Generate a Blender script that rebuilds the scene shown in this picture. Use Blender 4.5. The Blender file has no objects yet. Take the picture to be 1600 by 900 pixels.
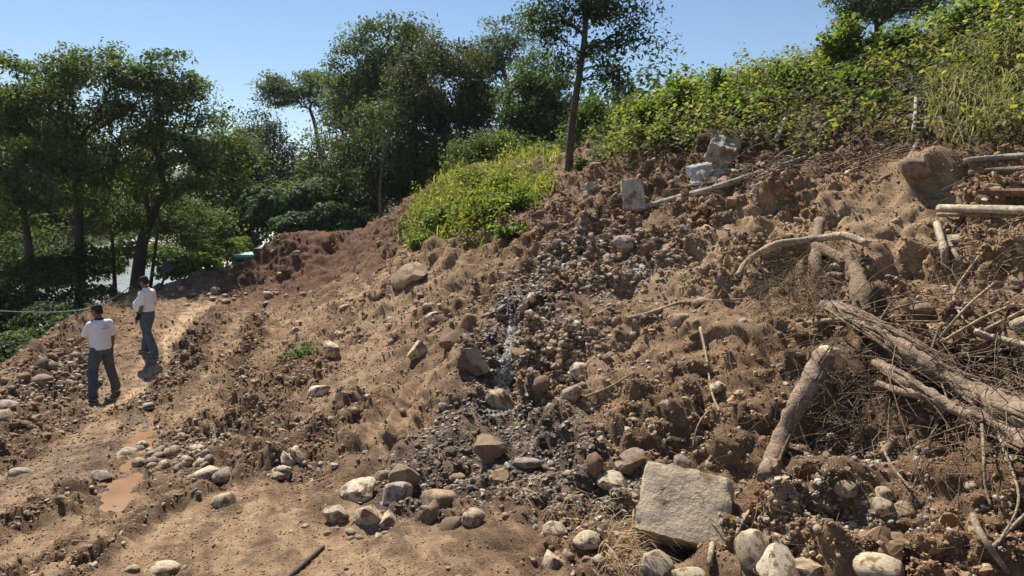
import bpy, bmesh, math, random
import numpy as np
from mathutils import Vector, Matrix, Quaternion
from mathutils.bvhtree import BVHTree

scene = bpy.context.scene
C = scene.collection
# ------------------------------------------------------------------ camera, sky, sun, exposure
FPX = 1081.0                      # focal length in pixels of the 1600 px wide photograph
PITCH = math.atan(140.0 / FPX)    # horizon 140 px above the picture's middle
CAMZ = 4.0
cam_d = bpy.data.cameras.new('camera')
cam_d.sensor_width = 36.0
cam_d.lens = 36.0 * FPX / 1600.0
cam_d.clip_start = 0.05
cam_d.clip_end = 5000
cam = bpy.data.objects.new('camera', cam_d)
C.objects.link(cam)
cam.location = (0, 0, CAMZ)
cam.rotation_euler = (math.pi / 2 - PITCH, 0, 0)
scene.camera = cam

SUN_AZ = math.radians(-29)        # to the left of straight ahead
SUN_EL = math.radians(54)
sdir = Vector((math.sin(SUN_AZ) * math.cos(SUN_EL), math.cos(SUN_AZ) * math.cos(SUN_EL), math.sin(SUN_EL)))
world = bpy.data.worlds.new('World')
scene.world = world
world.use_nodes = True
wn = world.node_tree
for n in list(wn.nodes):
    wn.nodes.remove(n)
wo = wn.nodes.new('ShaderNodeOutputWorld')
bg = wn.nodes.new('ShaderNodeBackground')
sky = wn.nodes.new('ShaderNodeTexSky')
sky.sky_type = 'NISHITA'
sky.sun_disc = False
sky.sun_elevation = SUN_EL
sky.sun_rotation = SUN_AZ
sky.altitude = 0
sky.air_density = 1.0
sky.dust_density = 0.1
sky.ozone_density = 4.0
bg.inputs['Strength'].default_value = 0.066
wn.links.new(sky.outputs[0], bg.inputs['Color'])
wn.links.new(bg.outputs[0], wo.inputs['Surface'])
sl = bpy.data.lights.new('sun', 'SUN')
sl.energy = 5.0
sl.angle = math.radians(0.5)
sl.color = (1.0, 0.94, 0.84)
sun = bpy.data.objects.new('sun', sl)
C.objects.link(sun)
sun.location = sdir * 60
sun.rotation_euler = (-sdir).to_track_quat('-Z', 'Y').to_euler()
vs = scene.view_settings
vs.view_transform = 'Standard'
vs.look = 'None'
vs.exposure = 0.82
vs.gamma = 1.0
vs.use_curve_mapping = False
scene.render.engine = 'CYCLES'
scene.cycles.use_denoising = True
scene.cycles.denoising_prefilter = 'ACCURATE'
scene.cycles.max_bounces = 6
scene.cycles.diffuse_bounces = 3
scene.cycles.transmission_bounces = 4
scene.cycles.caustics_reflective = False
scene.cycles.caustics_refractive = False

# ------------------------------------------------------------------ helpers
CAM = np.array([0.0, 0.0, CAMZ])
_cp, _sp = math.cos(PITCH), math.sin(PITCH)

def ray(px, py):
    a = (px - 800.0) / FPX
    b = (450.0 - py) / FPX
    return np.array([a, _cp + b * _sp, -_sp + b * _cp])

def P(px, py, d):
    r = ray(px, py)
    return CAM + r * (d / r[1])

def proj(X):
    X = np.asarray(X, float)
    q = X - CAM
    f = q[..., 1] * _cp - q[..., 2] * _sp
    u = q[..., 1] * _sp + q[..., 2] * _cp
    f = np.where(np.abs(f) < 1e-6, 1e-6, f)
    return 800 + FPX * q[..., 0] / f, 450 - FPX * u / f

def tag(o, label=None, cat=None, group=None, kind=None):
    if label: o['label'] = label
    if cat: o['category'] = cat
    if group: o['group'] = group
    if kind: o['kind'] = kind
    return o

def link(name, me, mat=None, parent=None, loc=None):
    o = bpy.data.objects.new(name, me)
    C.objects.link(o)
    if mat is not None and me is not None and len(me.materials) == 0:
        me.materials.append(mat)
    if parent is not None:
        o.parent = parent
    if loc is not None:
        o.location = loc
    return o

def empty(name, loc, rz=0.0):
    o = bpy.data.objects.new(name, None)
    C.objects.link(o)
    o.location = loc
    o.rotation_euler = (0, 0, rz)
    o.empty_display_size = 0.2
    return o

def mesh_np(name, V, F, cols=None, smooth=False, attrs=None):
    """fast mesh from numpy arrays: F is (n,3) or (n,4)"""
    V = np.ascontiguousarray(V, dtype=np.float32)
    F = np.ascontiguousarray(F, dtype=np.int32)
    me = bpy.data.meshes.new(name)
    k = F.shape[1]
    me.vertices.add(len(V))
    me.vertices.foreach_set('co', V.ravel())
    me.loops.add(F.size)
    me.loops.foreach_set('vertex_index', F.ravel())
    me.polygons.add(len(F))
    me.polygons.foreach_set('loop_start', np.arange(0, F.size, k, dtype=np.int32))
    me.polygons.foreach_set('loop_total', np.full(len(F), k, dtype=np.int32))
    if smooth:
        me.polygons.foreach_set('use_smooth', np.ones(len(F), dtype=bool))
    me.update(calc_edges=True)
    me.validate()
    if cols is not None:
        ca = me.color_attributes.new('Col', 'FLOAT_COLOR', 'POINT')
        c4 = np.ones((len(V), 4), dtype=np.float32)
        c4[:, :3] = cols
        ca.data.foreach_set('color', c4.ravel())
    for nm, arr in (attrs or {}).items():
        at = me.attributes.new(nm, 'FLOAT', 'POINT')
        at.data.foreach_set('value', np.ascontiguousarray(arr, dtype=np.float32))
    return me

# gradient noise in numpy
_rs = np.random.RandomState(7)
_perm = np.concatenate([_rs.permutation(256)] * 3)
_g = _rs.normal(size=(256, 3))
_g /= np.linalg.norm(_g, axis=1)[:, None]

def perlin(x, y, z):
    xi = np.floor(x).astype(np.int64); yi = np.floor(y).astype(np.int64); zi = np.floor(z).astype(np.int64)
    xf = x - xi; yf = y - yi; zf = z - zi
    xi &= 255; yi &= 255; zi &= 255
    u = xf ** 3 * (xf * (xf * 6 - 15) + 10)
    v = yf ** 3 * (yf * (yf * 6 - 15) + 10)
    w = zf ** 3 * (zf * (zf * 6 - 15) + 10)
    out = 0
    for dx in (0, 1):
        wx = u if dx else 1 - u
        for dy in (0, 1):
            wy = v if dy else 1 - v
            for dz in (0, 1):
                wz = w if dz else 1 - w
                h = _perm[_perm[_perm[xi + dx] + yi + dy] + zi + dz]
                g = _g[h]
                out = out + wx * wy * wz * (g[..., 0] * (xf - dx) + g[..., 1] * (yf - dy) + g[..., 2] * (zf - dz))
    return out * 1.5

def fbm(x, y, z, o=4, lac=2.03, gain=0.5):
    a = 1.0; s = 0; 
    for i in range(o):
        s = s + a * perlin(x + 17.3 * i, y - 9.1 * i, z + 3.7 * i)
        x = x * lac; y = y * lac; z = z * lac; a *= gain
    return s

def worley(x, y, seed=0):
    """2-D cell noise: F1, F2, cell id hash (0..1)"""
    xi = np.floor(x).astype(np.int64); yi = np.floor(y).astype(np.int64)
    f1 = np.full(x.shape, 9.0); f2 = np.full(x.shape, 9.0); idh = np.zeros(x.shape)
    for dx in (-1, 0, 1):
        for dy in (-1, 0, 1):
            cx = xi + dx; cy = yi + dy
            h = _perm[_perm[(cx + seed * 31) & 255] + (cy & 255)]
            h2 = _perm[h + 57]
            d = np.hypot(cx + h / 255.0 - x, cy + h2 / 255.0 - y)
            m = d < f1
            f2 = np.where(m, f1, np.minimum(f2, d))
            idh = np.where(m, _perm[h2 + 101] / 255.0, idh)
            f1 = np.where(m, d, f1)
    return f1, f2, idh

def sstep(a, b, x):
    t = np.clip((x - a) / (b - a), 0, 1)
    return t * t * (3 - 2 * t)

def dist_poly(x, y, pts):
    """distance in plan to a polyline, and the running parameter 0..1"""
    best = np.full(x.shape, 1e9); par = np.zeros(x.shape)
    n = len(pts) - 1
    for i in range(n):
        ax, ay = pts[i][0], pts[i][1]; bx, by = pts[i + 1][0], pts[i + 1][1]
        dx, dy = bx - ax, by - ay
        L = dx * dx + dy * dy + 1e-9
        t = np.clip(((x - ax) * dx + (y - ay) * dy) / L, 0, 1)
        d = np.hypot(x - ax - t * dx, y - ay - t * dy)
        m = d < best
        best = np.where(m, d, best)
        par = np.where(m, (i + t) / n, par)
    return best, par

def in_poly(px, py, poly):
    ins = np.zeros(px.shape, bool)
    n = len(poly)
    for i in range(n):
        x0, y0 = poly[i]; x1, y1 = poly[(i + 1) % n]
        c = ((y0 > py) != (y1 > py)) & (px < (x1 - x0) * (py - y0) / (y1 - y0 + 1e-12) + x0)
        ins ^= c
    return ins

# ------------------------------------------------------------------ materials
def newmat(name):
    m = bpy.data.materials.new(name)
    m.use_nodes = True
    nt = m.node_tree
    b = nt.nodes['Principled BSDF']
    return m, nt, b

def nd(nt, typ, **kw):
    n = nt.nodes.new(typ)
    for k, v in kw.items():
        setattr(n, k, v)
    return n

def noise_node(nt, scale, detail=4, rough=0.6, coord='Object'):
    tc = nd(nt, 'ShaderNodeTexCoord')
    n = nd(nt, 'ShaderNodeTexNoise')
    n.inputs['Scale'].default_value = scale
    n.inputs['Detail'].default_value = detail
    n.inputs['Roughness'].default_value = rough
    nt.links.new(tc.outputs[coord], n.inputs['Vector'])
    return n

def mulcol(nt, a, fac_out, lo, hi):
    """a * maprange(fac, .3..7 -> lo..hi)"""
    mr = nd(nt, 'ShaderNodeMapRange')
    mr.inputs['From Min'].default_value = 0.3
    mr.inputs['From Max'].default_value = 0.7
    mr.inputs['To Min'].default_value = lo
    mr.inputs['To Max'].default_value = hi
    nt.links.new(fac_out, mr.inputs['Value'])
    vm = nd(nt, 'ShaderNodeVectorMath', operation='SCALE')
    nt.links.new(a, vm.inputs[0])
    nt.links.new(mr.outputs[0], vm.inputs['Scale'])
    return vm.outputs[0]

def bump(nt, b, height, strength, dist):
    bp = nd(nt, 'ShaderNodeBump')
    bp.inputs['Strength'].default_value = strength
    bp.inputs['Distance'].default_value = dist
    nt.links.new(height, bp.inputs['Height'])
    nt.links.new(bp.outputs[0], b.inputs['Normal'])
    return bp

M = {}
def mat_soil():
    m, nt, b = newmat('soil')
    at = nd(nt, 'ShaderNodeAttribute', attribute_name='Col')
    wt = nd(nt, 'ShaderNodeAttribute', attribute_name='wet')
    n1 = noise_node(nt, 55, 6, 0.7)
    n2 = noise_node(nt, 9, 5, 0.65)
    c = mulcol(nt, at.outputs['Color'], n1.outputs['Fac'], 0.55, 1.4)
    c = mulcol(nt, c, n2.outputs['Fac'], 0.72, 1.25)
    nt.links.new(c, b.inputs['Base Color'])
    mr = nd(nt, 'ShaderNodeMapRange')
    mr.inputs['To Min'].default_value = 0.95
    mr.inputs['To Max'].default_value = 0.22
    nt.links.new(wt.outputs['Fac'], mr.inputs['Value'])
    nt.links.new(mr.outputs[0], b.inputs['Roughness'])
    b.inputs['Specular IOR Level'].default_value = 0.35
    n3 = noise_node(nt, 170, 4, 0.75)
    ad = nd(nt, 'ShaderNodeMath', operation='MULTIPLY_ADD')
    ad.inputs[1].default_value = 0.4
    nt.links.new(n3.outputs['Fac'], ad.inputs[0]); nt.links.new(n1.outputs['Fac'], ad.inputs[2])
    bump(nt, b, ad.outputs[0], 1.0, 0.045)
    return m
M['soil'] = mat_soil()

def mat_objcol(name, scale, rough, lo, hi, bstr, bdist, detail=5, dirt=None):
    m, nt, b = newmat(name)
    oi = nd(nt, 'ShaderNodeObjectInfo')
    n1 = noise_node(nt, scale, detail, 0.65)
    n2 = noise_node(nt, scale * 4.5, 4, 0.7)
    c = mulcol(nt, oi.outputs['Color'], n1.outputs['Fac'], lo, hi)
    c = mulcol(nt, c, n2.outputs['Fac'], 0.85, 1.15)
    if dirt is not None:                     # patches of dried mud clinging to the stone
        n3 = noise_node(nt, dirt[1], 5, 0.7)
        mr = nd(nt, 'ShaderNodeMapRange')
        mr.inputs['From Min'].default_value = dirt[2]
        mr.inputs['From Max'].default_value = dirt[2] + 0.08
        nt.links.new(n3.outputs['Fac'], mr.inputs['Value'])
        mx = nd(nt, 'ShaderNodeMix', data_type='RGBA')
        nt.links.new(mr.outputs[0], mx.inputs['Factor'])
        nt.links.new(c, mx.inputs['A'])
        mx.inputs['B'].default_value = (*dirt[0], 1)
        c = mx.outputs['Result']
    nt.links.new(c, b.inputs['Base Color'])
    b.inputs['Roughness'].default_value = rough
    b.inputs['Specular IOR Level'].default_value = 0.3
    bump(nt, b, n2.outputs['Fac'], bstr, bdist)
    return m
M['rock'] = mat_objcol('rock', 9, 0.85, 0.68, 1.25, 0.7, 0.015, dirt=((0.20, 0.125, 0.07), 3.5, 0.48))
M['concrete'] = mat_objcol('concrete', 7, 0.9, 0.75, 1.2, 0.8, 0.02, dirt=((0.19, 0.12, 0.07), 2.6, 0.52))
M['clod'] = mat_objcol('clod', 14, 0.95, 0.7, 1.25, 1.0, 0.03)

def mat_wood():
    m, nt, b = newmat('wood')
    oi = nd(nt, 'ShaderNodeObjectInfo')
    at = nd(nt, 'ShaderNodeAttribute', attribute_name='along')
    tc = nd(nt, 'ShaderNodeTexCoord')
    n1 = noise_node(nt, 22, 6, 0.7)
    n2 = noise_node(nt, 6, 4, 0.6)
    c = mulcol(nt, oi.outputs['Color'], n1.outputs['Fac'], 0.42, 1.4)
    c = mulcol(nt, c, n2.outputs['Fac'], 0.65, 1.25)
    nt.links.new(c, b.inputs['Base Color'])
    b.inputs['Roughness'].default_value = 0.85
    b.inputs['Specular IOR Level'].default_value = 0.25
    bump(nt, b, n1.outputs['Fac'], 1.0, 0.04)
    return m
M['wood'] = mat_wood()
M['bark'] = mat_objcol('bark', 5, 0.95, 0.6, 1.3, 1.0, 0.05)

def mat_leaf(name, trans, rough=0.5, spec=0.35):
    m, nt, b = newmat(name)
    at = nd(nt, 'ShaderNodeAttribute', attribute_name='Col')
    nt.links.new(at.outputs['Color'], b.inputs['Base Color'])
    b.inputs['Roughness'].default_value = rough
    b.inputs['Specular IOR Level'].default_value = spec
    tr = nd(nt, 'ShaderNodeBsdfTranslucent')
    g = nd(nt, 'ShaderNodeVectorMath', operation='MULTIPLY')
    g.inputs[1].default_value = (1.5, 1.55, 0.7)
    nt.links.new(at.outputs['Color'], g.inputs[0])
    nt.links.new(g.outputs[0], tr.inputs['Color'])
    mx = nd(nt, 'ShaderNodeMixShader')
    mx.inputs[0].default_value = trans
    nt.links.new(b.outputs[0], mx.inputs[1])
    nt.links.new(tr.outputs[0], mx.inputs[2])
    nt.links.new(mx.outputs[0], nt.nodes['Material Output'].inputs['Surface'])
    return m
M['leaf'] = mat_leaf('leaf', 0.5, 0.6, 0.18)
M['tree_leaf'] = mat_leaf('tree_leaf', 0.42, 0.6, 0.2)
M['straw'] = mat_leaf('straw', 0.12, 0.8, 0.2)

def mat_plain(name, col, rough=0.8, spec=0.3, nscale=None, lo=0.85, hi=1.15, bstr=0.0, bdist=0.01, metal=0.0):
    m, nt, b = newmat(name)
    b.inputs['Base Color'].default_value = (*col, 1)
    b.inputs['Roughness'].default_value = rough
    b.inputs['Specular IOR Level'].default_value = spec
    b.inputs['Metallic'].default_value = metal
    if nscale:
        rgb = nd(nt, 'ShaderNodeRGB')
        rgb.outputs[0].default_value = (*col, 1)
        n1 = noise_node(nt, nscale, 5, 0.6)
        nt.links.new(mulcol(nt, rgb.outputs[0], n1.outputs['Fac'], lo, hi), b.inputs['Base Color'])
        if bstr:
            bump(nt, b, n1.outputs['Fac'], bstr, bdist)
    return m
# ------------------------------------------------------------------ the ground: one sheet, shaped through surveyed points
CTRL = [
 # pixel x, pixel y, metres ahead of the camera
 (0,900,4.9),(300,900,4.7),(600,900,4.5),(900,900,4.4),(1200,900,4.3),(1600,900,3.9),
 (0,750,7.2),(200,760,6.9),(400,760,6.5),(0,650,10.5),(165,628,12.6),(238,556,14.7),(350,600,12.3),
 (400,520,16.3),(330,465,21.0),(430,462,21.2),(0,592,13.6),(130,512,17.6),(230,452,22.0),
 (560,750,6.4),(500,620,9.5),(520,540,13.0),(560,480,16.0),(470,690,7.8),
 (395,412,24.6),(440,380,25.0),(490,374,25.2),(550,380,24.8),(480,448,21.8),(540,430,21.0),(420,440,22.6),
 (600,346,24),(670,296,23.5),(770,262,23),(870,245,22.5),
 (640,425,15),(700,400,14.5),(740,365,15.3),(800,315,17),(880,295,19.5),(850,330,15),(600,440,16.5),
 (700,530,10.5),(600,600,9.3),(650,650,7.8),(700,720,6.6),(800,650,7.3),(800,560,8.6),(800,470,10.2),
 (860,400,11.6),(930,345,12.3),(1000,325,12.0),(980,380,10.9),(900,760,5.7),(760,790,5.6),
 (1000,480,8.7),(1000,580,7.5),(950,680,6.5),(1000,750,5.6),(1065,870,4.9),
 (1200,740,5.2),(1200,640,5.9),(1200,540,6.8),(1200,440,8.0),(1200,340,9.4),(1200,290,10.2),(1100,310,10.9),
 (1300,275,10.0),(1400,780,4.6),(1400,650,5.2),(1400,540,6.0),(1400,430,7.2),(1400,330,8.3),(1400,268,9.2),
 (1600,750,4.1),(1600,620,4.8),(1600,480,5.9),(1600,360,7.0),(1600,250,8.2),
 (960,232,17.0),(1000,225,14.5),(1100,188,14.3),(1200,172,14.2),(1300,132,14.2),(1450,92,13.4),(1600,38,12.2),
 (1100,235,12.2),(1300,195,11.9),(1450,182,11.0),(1600,145,10.0),(1000,275,12.8),(930,275,16.5),(905,300,16.5),
]
WPTS = [(0,0,-1.9),(-3,0,-2.2),(3.5,0,-1.5),(-8,2,-2.9),(6.5,2,0.2),(0,-4,-1.7),(9,-2,1.5),(13,6,3.4),(16,14,3.7),(11,22,3.0),
        (4,31,2.4),(-2,31,0.6),(-7,32,-2.4),(-14,8,-3.9),(-15.5,13,-5.2),(-19,17,-7.0),(-26,20,-8.6),(-13.5,22,-4.3),(-12,29,-3.6),
        (-20,32,-7.2),(-9.5,27.5,-3.2),(-5.5,28.5,-2.2),(24,24,5.0),(-26,4,-6.5),(20,0,5),(0,-14,-2),(15,-10,2.5),(-18,-8,-4),
        (5,18,2.2),(9,17,3.1),(1.8,24,1.45),(-1.5,25.5,0.9),(3.5,21,1.9)]
_cp3 = np.array([P(*c) for c in CTRL] + [(x, y, z + CAMZ) for x, y, z in WPTS])

def _tps_fit(X, z, lam):
    n = len(X)
    d = np.linalg.norm(X[:, None] - X[None], axis=2)
    K = np.where(d > 0, d * d * np.log(d + 1e-12), 0)
    A = np.zeros((n + 3, n + 3))
    A[:n, :n] = K + lam * np.eye(n)
    A[:n, n] = 1; A[:n, n + 1:] = X
    A[n, :n] = 1; A[n + 1:, :n] = X.T
    return np.linalg.solve(A, np.concatenate([z, [0, 0, 0]]))
_TX = _cp3[:, :2]
_TW = _tps_fit(_TX, _cp3[:, 2], 0.25)

def tps(x, y):
    out = _TW[-3] + _TW[-2] * x + _TW[-1] * y
    for i in range(len(_TX)):
        d2 = (x - _TX[i, 0]) ** 2 + (y - _TX[i, 1]) ** 2 + 1e-9
        out = out + _TW[i] * 0.5 * d2 * np.log(d2)
    return out

def river_x(y):
    return -29 - 0.25 * (y - 20)

def far_z(x, y):
    q = x - river_x(y)
    right = np.where(q < 22, -8.6 + (q - 9) * 0.43, -3.0 + (q - 22) * 0.26)
    right = np.where(right > 6, 6 + (right - 6) * 0.35, right)
    left = -8.6 + (-q - 10) * 0.30
    left = np.where(left > 30, 30 + (left - 30) * 0.1, left)
    z = np.where(q > 0, np.maximum(right, -9.0), np.maximum(left, -9.0))
    z = np.where(np.abs(q) < 9.5, -9.0, z)
    return np.minimum(z, 42) + CAMZ

def base_z(x, y):
    x = np.asarray(x, float); y = np.asarray(y, float)
    w = sstep(25, 38, np.hypot(x * 1.1, y - 2))
    w = np.maximum(w, sstep(30, 40, np.abs(x) * 1.6))
    return tps(x, y) * (1 - w) + far_z(x, y) * w

def hit0(px, py):
    """where a pixel's direction first meets the smooth ground"""
    r = ray(px, py)
    d = np.linspace(2.5, 45, 1700)
    X = CAM + r[None] * (d / r[1])[:, None]
    g = X[:, 2] - base_z(X[:, 0], X[:, 1])
    k = np.argmax(g < 0) if (g < 0).any() else len(d) - 1
    return X[k]

def trail(pts):
    return [tuple(hit0(*p)) for p in pts]

# --- grid: fine near by, coarse far off
NA, NR1, NR2 = 900, 640, 60
ang = np.radians(np.linspace(-62, 62, NA))
# rows are spread along each line of sight by the length of ground they cover, closer on steep faces
_rc = np.exp(np.linspace(math.log(2.2), math.log(36), 420))
_RC, _AC = np.meshgrid(_rc, ang[::6], indexing='ij')
_zc = base_z(_RC * np.sin(_AC), _RC * np.cos(_AC) - 1.4)
_, _pyc = proj(np.stack([_RC * np.sin(_AC), np.maximum(_RC * np.cos(_AC) - 1.4, 0.8), _zc], -1))
_dl = np.abs(np.diff(np.clip(_pyc, -300, 1300), axis=0)) / FPX + 0.28 * np.hypot(np.diff(_RC, axis=0), np.diff(_zc, axis=0)) / _RC[1:]
_k = np.ones(9) / 9
_dl = np.apply_along_axis(lambda a: np.convolve(np.pad(a, 4, mode='edge'), _k, 'valid'), 1, _dl)
_cum = np.concatenate([np.zeros((1, _dl.shape[1])), np.cumsum(_dl, axis=0)])
_cum /= _cum[-1]
_R1 = np.stack([np.interp(np.linspace(0, 1, NR1), _cum[:, j], _rc) for j in range(_cum.shape[1])], 1)
_R1 = np.stack([np.interp(ang, ang[::6], _R1[i]) for i in range(NR1)])
r2 = np.exp(np.linspace(math.log(36), math.log(900), NR2 + 1))[1:]
RR = np.concatenate([_R1, np.repeat(r2[:, None], NA, axis=1)])
AA = np.repeat(ang[None], NR1 + NR2, axis=0)
GX = (RR * np.sin(AA)); GY = (RR * np.cos(AA) - 1.4)
GZ = base_z(GX, GY)
_pu = np.stack([np.gradient(GX, axis=0), np.gradient(GY, axis=0), np.gradient(GZ, axis=0)], -1)
_pv = np.stack([np.gradient(GX, axis=1), np.gradient(GY, axis=1), np.gradient(GZ, axis=1)], -1)
_nn = np.cross(_pv, _pu)
_nn /= np.linalg.norm(_nn, axis=-1)[..., None]
_nn *= np.sign(_nn[..., 2:3])
NX, NY, NZ = _nn[..., 0], _nn[..., 1], _nn[..., 2]
nx, ny = NX / NZ, NY / NZ
slope = np.sqrt(nx * nx + ny * ny)
NEAR = 1 - sstep(26, 38, RR)            # where fine relief is worth modelling

# --- named features, in plan
PATH = trail([(332,462),(300,492),(268,530),(238,566),(205,610),(170,655),(110,705),(40,745),(-80,800)])
PUD = [(217,690,0.20,0.72),(192,756,0.18,0.72),(234,646,0.10,0.24)]
RUT1 = trail([(412,478),(392,530),(368,590),(345,650),(330,690)])
RUT2 = trail([(352,482),(330,520),(305,560),(285,600)])
RUT3 = trail([(120,640),(80,690),(0,740)])
STREAM = trail([(905,395),(850,430),(815,470),(800,520),(790,570),(780,625),(762,670),(735,715),(700,745)])
STREAM2 = trail([(790,640),(830,690),(880,735),(930,760)])
FLAT = [(250,850,1.0),(420,850,0.8),(60,840,0.8),(330,640,0.5),(330,800,0.6),(600,880,0.5)]     # smooth dried mud
d_path, _ = dist_poly(GX, GY, PATH)
d_r1, t_r1 = dist_poly(GX, GY, RUT1)
d_r2, t_r2 = dist_poly(GX, GY, RUT2)
d_r3, _ = dist_poly(GX, GY, RUT3)
d_s1, t_s1 = dist_poly(GX, GY, STREAM)
d_s2, _ = dist_poly(GX, GY, STREAM2)
nlow = fbm(GX * 0.45, GY * 0.45, GZ * 0.45, 4)
nfine = fbm(GX * 6.5, GY * 6.5, GZ * 6.5 + 2, 3)
nmid = fbm(GX * 1.7 + 5, GY * 1.7, GZ * 1.7, 3)
px_, py_ = proj(np.stack([GX, GY, GZ], -1))

def blob(px, py, r, soft=0.5):
    c = hit0(px, py)
    d = np.sqrt((GX - c[0]) ** 2 + (GY - c[1]) ** 2 + (GZ - c[2]) ** 2)
    return 1 - sstep(r * (1 - soft), r * (1 + soft), d + 0.25 * r * nmid)

m_path = 1 - sstep(0.20, 0.42, d_path + 0.12 * nmid)
m_flat = m_path * 0.8
for (a, b, r) in FLAT:
    m_flat = np.maximum(m_flat, blob(a, b, r) * 0.9)
track = 1 - sstep(0.18, 0.42, slope)
d_track = track * (RR < 27)
# 0 = smooth, 1 = rough rubble
patchy = sstep(-0.35, 0.4, fbm(GX * 0.75 + 40, GY * 0.75, GZ * 0.75, 3))
rough = np.clip(0.5 + 0.5 * (1 - track) + 0.25 * nlow, 0.3, 1.2) * (0.35 + 0.75 * patchy)
# belts of churned dark clods beside the trodden and driven strips
BELTS = [([(150,500),(90,590),(30,660),(-60,720)],0.75),([(345,488),(300,555),(262,610),(225,640)],0.42),([(400,500),(385,560),(372,640)],0.28),([(470,560),(420,630),(410,690),(470,720)],0.65),
         ([(-40,712),(40,690),(120,655)],0.30),([(-40,850),(70,800),(150,755)],0.30),([(120,905),(160,860),(240,800),(330,770)],0.16),([(300,690),(340,720),(420,745)],0.30),([(560,640),(480,700),(440,740)],0.4),([(-40,905),(60,880),(110,850)],0.15)]
m_belt = np.zeros_like(GX)
for (pl, wdt) in BELTS:
    dd, _ = dist_poly(GX, GY, trail(pl))
    m_belt = np.maximum(m_belt, 1 - sstep(wdt * 0.5, wdt * 1.2, dd + 0.5 * wdt * nmid + 0.35 * wdt * nfine))
rough *= 1 - 0.82 * m_flat
lslope = (1 - track) * sstep(0.4, -0.8, GX) * (GY < 24)
rough *= 1 - 0.45 * lslope
rough = rough * (1 - m_belt) + m_belt * 0.9
# smooth slip faces left by the slide, streaked down the slope
SLIP = [((610,560),(480,640),0.45),((690,590),(560,690),0.40),((680,430),(520,540),0.55),((600,440),(470,500),0.6),
        ((970,560),(900,650),0.42),((640,640),(600,740),0.25),((1130,380),(1060,430),0.4),((1420,330),(1330,400),0.6),((640,480),(560,560),0.4)]
m_slip = np.zeros_like(GX)
for (a, b, r) in SLIP:
    dd, _ = dist_poly(GX, GY, trail([a, b]))
    m_slip = np.maximum(m_slip, 1 - sstep(r * 0.5, r * 1.25, dd + 0.3 * r * nmid))
rough *= 1 - 0.6 * m_slip

wet = np.maximum(1 - sstep(0.10, 0.36, d_s1 + 0.14 * nmid), 0.8 * (1 - sstep(0.05, 0.22, d_s2 + 0.08 * nmid)))
damp = np.maximum.reduce([1 - sstep(0.22, 0.9, d_s1 + 0.35 * nlow), 1 - sstep(0.22, 0.8, d_s2 + 0.35 * nlow), 0.8 * blob(690,700,0.6), 0.8 * blob(840,725,0.6)])

# --- relief
SU = 0.92 * GX + 0.40 * GY + 0.5 * GZ
SV = -0.40 * GX + 0.92 * GY
u_s = 0.92 * GX + 0.40 * GY             # up the slope
v_s = -0.40 * GX + 0.92 * GY            # along it
D = np.zeros_like(GX)
D += 0.20 * (1 - 0.75 * track) * fbm(GX * 0.9, GY * 0.9, GZ * 0.9, 3)
b1 = np.abs(perlin(GX * 2.6, GY * 2.6, GZ * 2.6))
b2 = np.abs(perlin(GX * 6.1 + 3, GY * 6.1, GZ * 6.1))
b3 = np.abs(perlin(GX * 13.7, GY * 13.7 + 8, GZ * 13.7))
b4 = np.abs(perlin(GX * 29.0, GY * 29.0, GZ * 29.0 + 4))
b5 = perlin(GX * 55.0, GY * 55.0, GZ * 55.0)
clump = sstep(-0.25, 0.45, perlin(GX * 1.3 + 31, GY * 1.3, GZ * 1.3))
cl2 = 0.35 + 0.9 * clump
D += rough * (0.40 * (b1 - 0.25) + 0.20 * cl2 * (b2 - 0.22) + 0.062 * cl2 * (b3 - 0.2) + 0.026 * cl2 * (b4 - 0.2))
near2 = 1 - sstep(9, 16, RR)
D += rough * near2 * 0.011 * b5
# cell clods on the loose ground
f1, f2, cid = worley(SU * 5.2 + 0.4 * nmid, SV * 5.2 + 0.4 * nmid, 1)
D += rough * 0.04 * sstep(0.35, 0.9, cid) * (1 - sstep(0.12, 0.5, f1))
g1, g2, gid = worley(SU * 11.0 + 0.3 * b2, SV * 11.0 + 0.3 * b1, 5)
D += rough * 0.015 * sstep(0.25, 0.9, gid) * (1 - sstep(0.1, 0.5, g1))
# down-slope streaks
st = perlin(v_s * 5.0 + 0.4 * nmid, u_s * 0.7, GZ * 0.3) + 0.7 * np.abs(perlin(v_s * 11.0, u_s * 1.2, GZ * 0.3)) + 0.4 * np.abs(perlin(v_s * 23.0, u_s * 2.6, GZ * 0.3))
D += (m_slip * 0.05 + 0.05 * (1 - track) * sstep(0.6, -0.6, GX)) * st
# drag marks along the track
streak = perlin(u_s * 7.0 + 0.5 * nmid, v_s * 1.1, 0 * GZ + 3.3) + 0.5 * perlin(u_s * 17.0, v_s * 2.4, 0 * GZ + 7.7)
D += d_track * 0.032 * np.abs(streak) * (0.4 + 0.6 * sstep(-0.3, 0.4, nlow))
# ledges
fold = perlin(GX * 1.1 + 9, GY * 1.1 + 2, GZ * 2.2)
D += (1 - track) * 0.09 * sstep(0.02, 0.10, fold) * (1 - m_slip * 0.7)

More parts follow.
